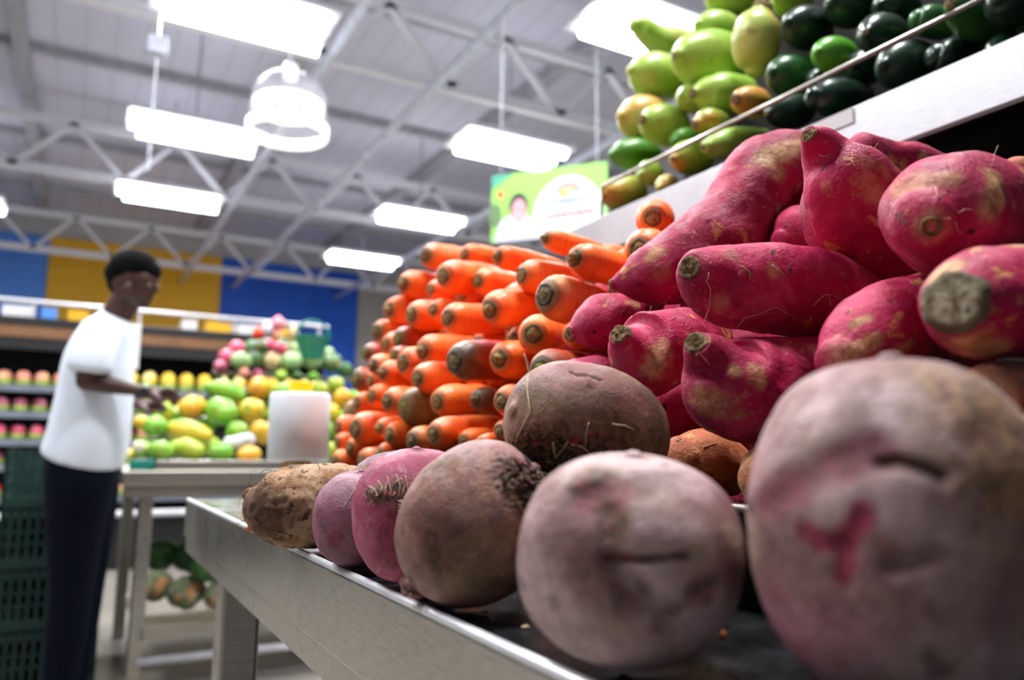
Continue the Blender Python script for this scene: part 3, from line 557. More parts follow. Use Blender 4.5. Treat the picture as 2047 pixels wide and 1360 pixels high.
('carrot','carrot deep inside the heap, glimpsed only through a gap between the outer ones',[[5225,12904,10407,204],[5295,12928,10412,259],[5422,12973,10422,281],[5787,13103,10450,276],[6209,13252,10483,237],[6491,13351,10505,165],[6631,13401,10516,96]],0,0),
('carrot','carrot deep inside the heap, glimpsed only through a gap between the outer ones',[[5278,12288,10447,196],[5346,12320,10447,249],[5468,12377,10447,270],[5821,12544,10447,265],[6228,12737,10448,228],[6499,12866,10448,159],[6635,12930,10448,93]],0,0),
('carrot','carrot deep inside the heap, glimpsed only through a gap between the outer ones',[[5184,13696,10061,211],[5255,13723,10065,268],[5382,13771,10073,290],[5750,13910,10095,285],[6174,14070,10120,245],[6457,14176,10137,171],[6598,14230,10146,100]],0,0),
('carrot','carrot deep inside the heap, glimpsed only through a gap between the outer ones',[[5033,10826,9867,175],[5104,10848,9869,222],[5233,10888,9873,241],[5605,11003,9883,236],[6034,11136,9895,203],[6320,11224,9903,142],[6463,11269,9907,83]],2,0),
('carrot','carrot deep inside the heap, glimpsed only through a gap between the outer ones',[[5013,9924,9840,163],[5083,9952,9839,207],[5209,10000,9837,224],[5573,10141,9830,220],[5993,10304,9822,189],[6273,10412,9817,132],[6413,10467,9815,77]],2,0),
('carrot','carrot deep inside the heap, glimpsed only through a gap between the outer ones',[[5093,14558,10106,215],[5163,14585,10111,273],[5289,14633,10119,297],[5653,14773,10143,291],[6074,14934,10171,250],[6354,15041,10189,174],[6494,15095,10199,102]],4,0),
('carrot','carrot deep inside the heap, glimpsed only through a gap between the outer ones',[[5268,15730,10636,215],[5335,15764,10634,273],[5455,15825,10632,296],[5803,16002,10624,290],[6203,16207,10615,249],[6471,16343,10609,174],[6604,16411,10606,102]],0,0),
('carrot','carrot deep inside the heap, glimpsed only through a gap between the outer ones',[[6040,13893,12378,214],[6109,13922,12387,272],[6232,13973,12402,295],[6589,14122,12447,289],[7000,14293,12498,249],[7274,14407,12532,173],[7411,14464,12549,101]],4,0),
('carrot','carrot deep inside the heap, glimpsed only through a gap between the outer ones',[[5803,10532,11883,180],[5875,10553,11888,229],[6004,10592,11898,249],[6376,10705,11926,244],[6806,10836,11958,210],[7092,10923,11980,146],[7235,10966,11990,85]],0,0),
('carrot','carrot deep inside the heap, glimpsed only through a gap between the outer ones',[[5122,9149,10978,162],[5190,9173,10980,206],[5313,9217,10983,223],[5668,9343,10991,219],[6077,9489,11000,188],[6350,9587,11007,131],[6487,9635,11010,77]],0,0),
('carrot','carrot deep inside the heap, glimpsed only through a gap between the outer ones',[[5248,10094,10635,169],[5319,10118,10640,215],[5446,10160,10649,234],[5813,10282,10676,229],[6236,10422,10708,197],[6518,10516,10728,137],[6659,10562,10739,80]],0,0),
('carrot','carrot deep inside the heap, glimpsed only through a gap between the outer ones',[[5624,9729,11544,168],[5696,9748,11550,213],[5826,9783,11561,231],[6202,9882,11594,227],[6636,9998,11632,195],[6926,10075,11658,136],[7070,10113,11670,79]],0,0),
('carrot','carrot deep inside the heap, glimpsed only through a gap between the outer ones',[[5617,8837,11362,155],[5688,8862,11369,197],[5815,8907,11380,214],[6184,9037,11413,210],[6610,9187,11451,180],[6894,9287,11476,126],[7036,9337,11488,73]],0,0),
('carrot','carrot deep inside the heap, glimpsed only through a gap between the outer ones',[[5224,8314,10542,145],[5296,8334,10546,184],[5427,8370,10554,199],[5803,8474,10576,195],[6237,8595,10602,168],[6527,8675,10619,117],[6671,8715,10628,68]],0,0),
('carrot','carrot deep inside the heap, glimpsed only through a gap between the outer ones',[[5337,8943,10218,150],[5410,8968,10218,190],[5540,9013,10218,206],[5918,9142,10217,202],[6354,9291,10217,174],[6645,9390,10216,121],[6790,9440,10216,71]],2,0),
('carrot','carrot deep inside the heap, glimpsed only through a gap between the outer ones',[[5533,13347,11045,212],[5604,13373,11047,269],[5731,13419,11051,292],[6099,13553,11064,286],[6524,13707,11078,246],[6807,13809,11088,172],[6948,13860,11093,100]],4,0),
('carrot','carrot deep inside the heap, glimpsed only through a gap between the outer ones',[[5969,16194,12215,215],[6039,16221,12220,273],[6165,16269,12230,296],[6528,16408,12258,290],[6947,16569,12290,249],[7227,16676,12312,174],[7366,16729,12322,102]],0,0),
('carrot','carrot deep inside the heap, glimpsed only through a gap between the outer ones',[[5030,8533,9858,145],[5102,8553,9856,184],[5233,8589,9852,199],[5610,8694,9840,195],[6045,8816,9826,168],[6335,8896,9817,117],[6480,8937,9812,68]],0,0),
('carrot','carrot deep inside the heap, glimpsed only through a gap between the outer ones',[[4876,14191,9597,213],[4946,14218,9598,271],[5071,14266,9599,294],[5433,14405,9604,288],[5850,14566,9609,248],[6129,14673,9613,173],[6268,14727,9614,101]],0,0),
('carrot','carrot deep inside the heap, glimpsed only through a gap between the outer ones',[[4885,12652,9444,196],[4956,12676,9447,249],[5084,12720,9453,270],[5453,12845,9470,265],[5879,12989,9490,228],[6163,13085,9503,159],[6305,13133,9510,93]],0,0),
('carrot','carrot deep inside the heap, glimpsed only through a gap between the outer ones',[[4882,10971,9450,174],[4951,10999,9446,221],[5077,11048,9440,240],[5440,11191,9421,235],[5858,11356,9400,202],[6137,11467,9386,141],[6277,11522,9379,82]],0,0),
('carrot','carrot deep inside the heap, glimpsed only through a gap between the outer ones',[[4889,9937,9394,161],[4957,9969,9397,204],[5079,10027,9403,221],[5432,10195,9419,217],[5839,10389,9437,187],[6110,10518,9450,130],[6246,10582,9456,76]],0,0),
('carrot','carrot deep inside the heap, glimpsed only through a gap between the outer ones',[[4782,8762,9406,147],[4853,8782,9404,187],[4982,8817,9401,203],[5353,8919,9392,199],[5782,9036,9381,171],[6067,9114,9374,120],[6210,9154,9371,70]],0,0),
('carrot','carrot deep inside the heap, glimpsed only through a gap between the outer ones',[[5137,16369,10276,215],[5204,16403,10277,273],[5325,16463,10278,296],[5673,16638,10282,290],[6075,16840,10287,249],[6343,16975,10290,174],[6477,17042,10291,102]],4,0),
('carrot','carrot deep inside the heap, glimpsed only through a gap between the outer ones',[[5777,8484,11235,149],[5849,8511,11237,189],[5978,8559,11240,205],[6351,8699,11251,201],[6782,8861,11262,173],[7069,8969,11270,121],[7213,9023,11274,70]],4,0),
('green_squash','bluish green gourd with a long neck at the top, against the lit lamp',[[11769,14928,20361,169],[11989,14919,20377,295],[12315,14881,20208,353],[12806,14859,20090,489],[13413,14867,20105,526]],0,0),
('green_squash','apple green round squash at the top, behind the big speckled one',[[11370,12175,18908,104],[11425,12173,18907,197],[11556,12170,18906,325],[11744,12166,18904,413],[11963,12162,18902,452],[12182,12157,18900,435],[12369,12153,18899,358],[12500,12150,18897,224],[12556,12148,18897,120]],0,0),
('green_squash','big pale speckled round squash, the largest of the pale heap',[[10325,11688,17660,148],[10418,11697,17678,280],[10636,11716,17721,462],[10949,11743,17782,587],[11314,11775,17853,643],[11679,11807,17924,619],[11992,11835,17985,510],[12210,11854,18028,319],[12303,11862,18046,171]],0,75),
('green_squash','upright pale squash with a brown stem scar at its top',[[10983,9990,17967,191],[10946,10049,17723,416],[10936,10110,17386,475],[10962,10150,17050,390],[10988,10166,16862,212]],1,178),
('green_squash','yellow green squash cut by the picture top above the speckled ones',[[11772,12203,19620,117],[11850,12201,19645,220],[12032,12196,19703,364],[12294,12189,19787,462],[12599,12181,19884,506],[12904,12172,19982,487],[13166,12165,20065,401],[13349,12160,20124,251],[13426,12158,20148,135]],0,0),
('green_squash','medium green squash under the long-necked gourd',[[10642,13631,18279,131],[10707,13626,18279,247],[10860,13613,18278,407],[11080,13595,18277,517],[11335,13574,18276,567],[11591,13552,18275,545],[11811,13534,18273,449],[11963,13521,18273,281],[12028,13516,18272,151]],0,0),
('green_squash','yellowish squash at the outer rim of the pale heap',[[10357,13660,17103,126],[10413,13659,17111,238],[10548,13658,17129,393],[10741,13657,17154,499],[10965,13655,17184,547],[11190,13653,17214,526],[11383,13651,17240,434],[11517,13650,17258,271],[11574,13650,17266,146]],1,0),
('green_squash','green squash with a small brown stem lying beside the yellowish rim squash',[[9984,12403,16460,104],[10041,12407,16462,197],[10178,12416,16467,326],[10373,12430,16473,413],[10601,12446,16480,453],[10828,12462,16487,436],[11024,12475,16494,359],[11160,12485,16498,224],[11218,12489,16500,121]],0,112),
('green_squash','tapering green squash with ridged stem pointing outward, in the middle of the pale heap',[[10345,11203,16635,114],[10585,11178,16683,310],[10927,11100,16709,437],[11529,11088,16873,363]],0,106),
('green_squash','small yellow squash with a brown stem next to the tapering one',[[10028,9802,15871,66],[10072,9808,15878,125],[10176,9824,15895,207],[10326,9846,15919,263],[10500,9873,15947,288],[10673,9899,15975,277],[10823,9921,15999,228],[10927,9937,16016,143],[10971,9944,16023,77]],2,105),
('green_squash','shaded small squash under the speckled one',[[10481,11779,16855,71],[10513,11785,16860,134],[10591,11800,16872,221],[10701,11822,16889,280],[10830,11847,16909,307],[10959,11873,16928,295],[11070,11894,16945,243],[11147,11909,16957,152],[11180,11916,16962,82]],0,0),
('green_squash','little squash with tan tip behind the wire rail',[[10178,10959,15858,146],[10392,10941,15943,267],[10788,11051,16028,264]],2,95),
('green_squash','dark green squash half hidden in the outer corner above the rail',[[10083,13676,16122,88],[10141,13669,16133,167],[10278,13650,16159,276],[10476,13624,16196,350],[10705,13593,16240,384],[10935,13562,16283,369],[11132,13535,16320,304],[11270,13517,16346,190],[11328,13509,16357,102]],3,0),
('green_squash','tiny green squash tip under the rail at the outer end',[[9901,12365,15253,64],[9928,12375,15261,122],[9993,12397,15280,201],[10085,12429,15308,255],[10193,12466,15339,279],[10301,12503,15371,269],[10394,12534,15399,221],[10459,12556,15418,138],[10486,12566,15426,74]],0,0),
('green_squash','orange flushed squash with upright stem end, below the rail',[[9876,11333,15222,83],[9926,11340,15237,156],[10045,11359,15271,259],[10214,11386,15319,328],[10412,11417,15376,360],[10610,11448,15433,346],[10779,11475,15482,285],[10898,11493,15516,178],[10948,11501,15530,96]],2,61),
('green_squash','long ribbed squash lying lengthwise below the rail',[[9899,10434,15155,139],[10145,10403,15217,255],[10607,10354,15360,284],[11227,10330,15526,234]],0,66),
('green_squash','lowest outer squash with an orange blush at the end of the shelf',[[9622,13352,15012,91],[9677,13355,15027,172],[9806,13364,15061,284],[9992,13376,15110,361],[10208,13390,15167,395],[10424,13404,15224,380],[10609,13416,15273,314],[10739,13425,15308,196],[10793,13428,15322,105]],2,0),
('green_squash','small rough squash peeping between the lowest outer one and the orange one',[[9794,11661,14729,51],[9818,11669,14737,97],[9874,11688,14758,160],[9954,11716,14788,203],[10047,11747,14823,222],[10140,11779,14858,214],[10220,11806,14889,176],[10275,11825,14909,110],[10299,11833,14918,59]],1,0),
('green_squash','shadowed squash between the rim squash and the tapering one',[[10290,11780,15837,64],[10325,11790,15848,121],[10409,11812,15873,199],[10528,11844,15910,253],[10668,11882,15952,277],[10807,11920,15995,266],[10927,11952,16032,220],[11011,11975,16057,137],[11046,11984,16068,74]],3,0),
('green_squash','bright green squash touching the picture top beside the dark heap',[[11462,10033,18464,82],[11509,10037,18472,155],[11620,10049,18492,256],[11780,10066,18520,326],[11966,10085,18552,357],[12151,10104,18585,343],[12311,10121,18613,283],[12422,10132,18632,177],[12469,10137,18641,95]],0,0),
('dark_squash','black-green squash at the top next to the upright pale one',[[10494,8976,17085,89],[10547,8981,17093,168],[10674,8993,17112,278],[10857,9011,17139,353],[11069,9031,17171,386],[11282,9052,17203,372],[11464,9070,17231,306],[11591,9082,17250,192],[11645,9087,17258,103]],0,0),
('dark_squash','dark green squash with a lighter flank, touching the pale heap',[[10246,9141,16163,88],[10293,9145,16170,167],[10405,9152,16184,275],[10564,9163,16205,350],[10750,9175,16230,383],[10936,9188,16255,369],[11095,9199,16276,304],[11206,9206,16290,190],[11253,9209,16297,102]],1,0),
('dark_squash','bright lime green fruit, the only light one among the dark ones',[[10219,8153,16073,71],[10262,8156,16079,134],[10361,8163,16094,221],[10504,8172,16116,281],[10671,8183,16141,308],[10838,8194,16166,296],[10981,8203,16188,244],[11081,8209,16203,152],[11123,8212,16209,82]],2,0),
('dark_squash','round dark squash with a grey dimple high in the dark heap',[[9952,7042,15794,76],[10002,7053,15809,144],[10122,7079,15846,237],[10293,7116,15899,301],[10493,7159,15960,330],[10693,7202,16022,317],[10864,7239,16075,262],[10984,7264,16111,164],[11034,7275,16127,88]],0,47),
('dark_squash','largest round dark squash with a pale fleck, right above the rail',[[9804,6704,15086,88],[9854,6704,15096,165],[9972,6701,15119,273],[10142,6698,15152,346],[10339,6695,15191,379],[10536,6691,15230,365],[10706,6688,15263,301],[10824,6686,15286,188],[10874,6685,15296,101]],0,0),
('dark_squash','oblong dark squash lying lengthwise between rail and steel lip',[[9808,7925,15074,173],[9958,7840,15082,277],[10253,7785,15123,300],[10779,7814,15262,236]],0,42),
('dark_squash','small dark squash at the pale end, below the rail',[[9768,8822,15159,70],[9814,8820,15171,132],[9924,8814,15201,218],[10081,8806,15243,276],[10263,8796,15293,303],[10446,8787,15342,291],[10603,8778,15384,240],[10712,8772,15414,150],[10758,8770,15426,81]],0,44),
('dark_squash','dark squash partly behind the lip near the largest one',[[10148,6123,15024,184],[10297,6043,15011,264],[10920,6138,15206,270]],0,0),
('dark_squash','dark squash with yellow-green top behind the rail near the picture top',[[10272,6441,15786,141],[10399,6373,15771,230],[10863,6443,15890,236]],1,0),
('dark_squash','striped dark squash lying over the end of the rail',[[9630,5539,15344,115],[9978,5571,15387,264],[10514,5614,15438,332],[11082,5624,15575,310]],1,70),
('dark_squash','dark squash in the upper corner of the picture',[[9485,4907,15057,72],[9530,4914,15069,136],[9637,4930,15099,224],[9790,4954,15142,285],[9968,4982,15192,312],[10146,5010,15242,300],[10299,5034,15285,247],[10406,5050,15315,155],[10451,5057,15328,83]],0,0),
('dark_squash','dark squash at the picture top above the lime green one',[[10768,8254,17168,90],[10816,8258,17179,169],[10931,8267,17205,279],[11096,8279,17242,354],[11288,8294,17284,388],[11480,8308,17327,373],[11645,8320,17364,308],[11759,8329,17390,192],[11808,8333,17401,103]],0,0),
('dark_squash','shadowed dark squash at the picture top above the dimpled one',[[10759,7359,16652,76],[10805,7363,16661,142],[10913,7372,16682,235],[11069,7384,16713,299],[11250,7399,16748,327],[11431,7413,16783,315],[11587,7426,16814,260],[11696,7435,16835,162],[11742,7438,16844,87]],0,0),
('dark_squash','deep shadowed squash between the lime green one and the largest dark one',[[10464,7642,15676,67],[10502,7651,15687,126],[10590,7672,15711,209],[10718,7702,15747,265],[10866,7738,15788,291],[11014,7773,15829,280],[11142,7804,15864,230],[11230,7825,15889,144],[11268,7834,15899,77]],0,0),
('dark_squash','shadowed dark squash behind the oblong one',[[10570,8603,15877,53],[10600,8609,15883,101],[10670,8622,15897,166],[10771,8641,15917,211],[10888,8664,15940,231],[11005,8686,15963,222],[11106,8705,15983,183],[11176,8719,15997,115],[11206,8725,16003,62]],0,0),
('dark_squash','dark squash hidden behind the corner of the lip',[[9796,5182,14577,53],[9833,5185,14591,100],[9922,5192,14624,166],[10049,5201,14671,210],[10196,5213,14727,230],[10344,5224,14782,222],[10471,5234,14829,183],[10559,5241,14862,114],[10597,5244,14876,61]],0,0),
]
# ---------------------------------------------------------------- the setting
def struct(name, mb, mat, smooth=False, bevel=0):
    o = mb.build(name, mat, smooth=smooth, bevel=bevel); o['kind'] = 'structure'; return o
struct('floor', MB().box((-12, -6, -.05), (16, 20.2, 0)), 'floor_tile')
struct('ceiling', MB().box((-12, -6, 6.25), (16, 20.2, 6.4)), 'roof_sheet')
wl = MB().box((-12, 20, 0), (16, 20.2, 6.25)); struct('wall_far', wl, 'wall_light')
for i, (x0, x1, m) in enumerate(((-6.5, -.83, 'wall_blue_light'), (-.80, 2.84, 'wall_yellow'), (2.87, 6.32, 'wall_blue'))):
    struct('trim_%d' % (i + 1), MB().box((x0, 19.93, 0), (x1, 20.0, 5.6)), m)
struct('trim_4', MB().box((6.36, 19.94, 0), (12, 20.0, 5.6)), 'wall_grey')
k = 5
for x in (-4.2, -1.0, 2.25, 5.4, 8.6):
    b = MB().box((x - .09, -6, 6.05), (x + .09, 19.99, 6.25)); struct('trim_%d' % k, b, 'joint_dark'); k += 1
for y in (1.2, 4.7, 8.4, 11.6, 15.0, 18.0):
    b = MB().box((-12, y - .05, 6.12), (16, y + .05, 6.25)); struct('trim_%d' % k, b, 'joint_dark'); k += 1
# roof trusses: two chords and a zigzag of web bars
def truss(Y, x_first, label, zt=5.72):
    r = empty('roof_truss', (x_first, Y, 4.95)); fix(r, label, 'roof truss', 'white roof trusses')
    MB().bar((-9, Y, 4.95), (13, Y, 4.95), .09, .13).build('bottom_chord', 'white_paint', r)
    MB().bar((-9, Y, zt), (13, Y, zt), .09, .12).build('top_chord', 'white_paint', r)
    x = x_first
    while x > -8: x -= 1.45
    while x < 12:
        MB().bar((x, Y, 4.95), (x - .725, Y, zt), .06, .09, (0, 1, 0)).build('web_bar', 'white_paint', r)
        MB().bar((x, Y, 4.95), (x + .725, Y, zt), .06, .09, (0, 1, 0)).build('web_bar', 'white_paint', r); x += 1.45
def hit_z(px, py, z):
    d = at(px, py, 1) - EYE; return EYE + d * ((z - EYE.z) / d.z)
truss(7.55, hit_z(895, 178, 4.95).x, 'nearest white roof truss, its zigzag cut off by the picture top')
truss(12.9, hit_z(452, 388, 4.95).x, 'white roof truss in the middle, crossing behind the clear dome lamp')
truss(18.4, hit_z(369, 533, 4.95).x, 'farthest white roof truss, just in front of the yellow and blue wall')
for x, lb in ((1.95, 'white brace tube passing behind the clear dome lamp'), (3.12, 'long white brace tube running from the picture top down to the blue wall'), (5.68, 'white brace tube ending low over the blue wall beside the red bundles')):
    mb = MB().tube([(x, -2, 4.86), (x, 19.9, 4.86)], .055, 12); fix(mb.build('brace_tube', 'tube_paint', smooth=True), lb, 'brace', 'brace tubes under the trusses')
LAMPLAB = ['largest ceiling lamp, cut by the picture top above the clear dome', 'wide ceiling lamp just beside the clear dome lamp', 'ceiling lamp with a stepped outline above the person, under the wide one',
    'ceiling lamp shining behind the long-necked green gourd', 'ceiling lamp touching the top of the green banner', 'ceiling lamp above the black-crowned carrot', 'farthest ceiling lamp, over the blue wall', 'ceiling lamp at the very edge of the picture, only its end showing']
for i, (x, y) in enumerate(LAMPS):
    r = empty('ceiling_lamp', (x, y, LAMP_Z)); fix(r, LAMPLAB[i] if i < 8 else 'strip ceiling lamp over the aisles behind or above the photographer', 'ceiling lamp', 'strip lamps hung over the aisles')
    MB().box((x - .76, y - .40, LAMP_Z + .0), (x + .76, y + .40, LAMP_Z + .06)).build('housing', 'white_paint', r, bevel=.01)
    for s in (-1, 0, 1):
        MB().tube([(x - .72 + (.1 if s > 0 else 0), y + s * .27, LAMP_Z - .035), (x + .72 - (0 if s > 0 else .06), y + s * .27, LAMP_Z - .035)], .065, 12).build('lamp_tube', 'tube_glow', r, smooth=True)
    MB().tube([(x, y, LAMP_Z + .06), (x, y, 6.25)], .012, 6).build('hanger', 'wire', r)
# clear dome lamp
c = at(577, 222, 6.2); r = empty('dome_lamp', c); fix(r, 'clear bell-shaped dome lamp hanging under the trusses', 'pendant lamp')
R = .30
prof = [(.05, .30), (.12, .292), (.19, .262), (.245, .21), (.28, .14), (.298, .05), (.306, -.05), (.31, -.16), (.30, -.16), (.29, -.05), (.27, .13)]
MB().lathe(prof, 40, c).build('dome', 'dome_glass', r, smooth=True)
MB().lathe([(.300, -.21), (.315, -.20), (.318, -.13), (.306, -.12), (.292, -.13), (.29, -.19), (.300, -.21)], 40, c).build('rim', 'bulb_glow', r, smooth=True)
MB().lathe([(.20, -.02), (.262, -.01), (.27, .06), (.24, .075), (.16, .06), (.20, -.02)], 40, c).build('reflector', 'bulb_glow', r, smooth=True)
MB().lathe([(.001, -.08), (.05, -.06), (.06, 0), (.05, .06), (.04, .12)], 16, c).build('bulb', 'bulb_glow', r, smooth=True)
MB().lathe([(.001, .40), (.05, .39), (.06, .30), (.055, .27), (.001, .27)], 16, c).build('socket', 'white_paint', r, smooth=True)
MB().tube([c + Vector((0, 0, .39)), (c.x, c.y, 6.25)], .01, 6).build('cord', 'wire', r)
c = at(315, 92, 6.0); r = empty('junction_box', c); fix(r, 'small pale box hanging on a cable near the largest lamp', 'box')
MB().box(c - Vector((.07, .05, .07)), c + Vector((.07, .05, .07))).build('case', 'tube_paint', r, bevel=.01)
MB().tube([c + Vector((0, 0, .07)), (c.x, c.y, 6.25)], .008, 6).build('cable', 'wire', r)
MB().tube([c - Vector((0, 0, .07)), c - Vector((0, 0, 1.0))], .008, 6).build('cable', 'wire', r)

# ---------------------------------------------------------------- produce stand (near)
st = empty('produce_stand', (.18, 1.5, 0)); fix(st, 'tall stainless steel produce stand, beetroots on its low ledge and squashes on its upper shelf', 'display table')
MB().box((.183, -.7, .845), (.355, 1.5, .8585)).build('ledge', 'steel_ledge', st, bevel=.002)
MB().box((.353, -.7, .855), (.360, 1.5, .914)).build('riser', 'black_board', st)
MB().tube([(.357, -.7, .916), (.357, 1.5, .916)], .0035, 8).build('riser_edge', 'steel', st, smooth=True)
MB().box((.361, -.7, .885), (1.0, 1.5, .897)).build('tray', 'black_board', st)  # tray coloured black to stand for shade between the roots
MB().box((.18, -.7, .797), (.1845, 1.5, .858)).build('apron', 'steel', st, bevel=.002)
MB().tube([(.1835, -.7, .8585), (.1835, 1.5, .8585)], .0032, 12).build('rolled_edge', 'steel_painted_glare', st, smooth=True)  # bright steel tone paints the highlight along the edge
b = MB(); b.bar((.186, -.7, .784), (.186, 1.5, .784), .004, .026, (0, 0, 1)); b.build('lower_flange', 'steel', st)
MB().box((.18, 1.4955, .797), (1.0, 1.5, .858)).build('end_apron', 'steel', st)
MB().box((.30, 1.5, .80), (.52, 1.74, .815)).build('bracket', 'steel', st, bevel=.002)
MB().box((.40, 1.63, .815), (.43, 1.66, .905)).build('bracket', 'steel', st)
for (x, y) in ((.20, 1.20), (.94, 1.20), (.94, -.5)):
    MB().box((x, y, 0), (x + .055, y + .055, .80)).build('leg', 'steel', st, bevel=.006)
for y in (1.20,):
    MB().box((.95, y + .005, .0), (1.0, y + .05, 1.37)).build('upright', 'steel', st, bevel=.003)
MB().box((.95, -.65, 0), (1.0, -.6, 1.37)).build('upright', 'steel', st, bevel=.003)
v = MB(); v.add([(.68, -.7, .897), (.68, 1.46, .897), (1.01, 1.46, 1.33), (1.01, -.7, 1.33), (.70, -.7, .897), (.70, 1.46, .897), (1.03, 1.46, 1.33), (1.03, -.7, 1.33)], [(0, 1, 2, 3), (7, 6, 5, 4), (0, 4, 5, 1), (1, 5, 6, 2), (2, 6, 7, 3), (3, 7, 4, 0)])
v.build('gap_shade_board', 'black_board', st)  # added insert, black to stand for the shade in the heap gaps
# upper shelf
us = st
MB().box((.95, -.7, 1.371), (.955, 1.46, 1.449)).build('lip', 'steel_painted_glare', us, bevel=.0015)
MB().box((.9495, -.7, 1.366), (.962, 1.46, 1.3705)).build('lip_edge', 'maroon_edge', us)
MB().box((.955, -.7, 1.372), (1.75, 1.46, 1.384)).build('shelf_plate', 'black_board', us)
MB().box((.955, 1.455, 1.384), (1.5, 1.46, 1.449)).build('end_plate', 'steel', us)
v = MB(); v.add([(1.18, -.7, 1.385), (1.18, 1.4, 1.385), (1.42, 1.4, 2.15), (1.42, -.7, 2.15), (1.20, -.7, 1.385), (1.20, 1.4, 1.385), (1.44, 1.4, 2.15), (1.44, -.7, 2.15)], [(0, 1, 2, 3), (7, 6, 5, 4), (0, 4, 5, 1), (1, 5, 6, 2), (2, 6, 7, 3), (3, 7, 4, 0)])
v.build('sloped_back', 'black_board', us)
MB().box((1.70, -.7, 0), (1.75, 1.46, 1.372)).build('back_panel', 'black_board', us)
MB().tube([(.957, .395, 1.519), (.957, 1.33, 1.519), (.960, 1.338, 1.517), (.975, 1.34, 1.515), (1.25, 1.34, 1.515)], .0042, 10).build('guard_rail', 'steel', us, smooth=True)
MB().tube([(.957, 1.333, 1.451), (.957, 1.333, 1.518)], .0035, 8).build('guard_post', 'steel', us, smooth=True)
MB().tube([(.957, .40, 1.451), (.957, .40, 1.518)], .0035, 8).build('guard_post', 'steel', us, smooth=True)
sg = MB().box((.9475, .70, 1.425), (.9492, .83, 1.448)).build('paper_label', 'card_white'); fix(sg, 'blank remains of a paper label on the polished steel lip', 'label')

# ---------------------------------------------------------------- roots, tubers and fruit of the two heaps
BEETMAT = ['beet_dusty', 'beet_earthy', 'beet_magenta', 'beet_purple']
POTMAT = ['potato_pink', 'potato_orange', 'potato_mottled']
CARMAT = ['carrot_orange', 'carrot_pale', 'carrot_dusky', 'carrot_purple', 'carrot_brownish', 'carrot_orange']
CROWN = ['crown_tan', 'crown_dark', 'crown_green', 'crown_dark', 'crown_green', 'crown_green']
SQMAT = ['squash_light', 'squash_pale', 'squash_orange', 'squash_deep']
DKMAT = ['dark_green', 'dark_green_lighter', 'lime_green']
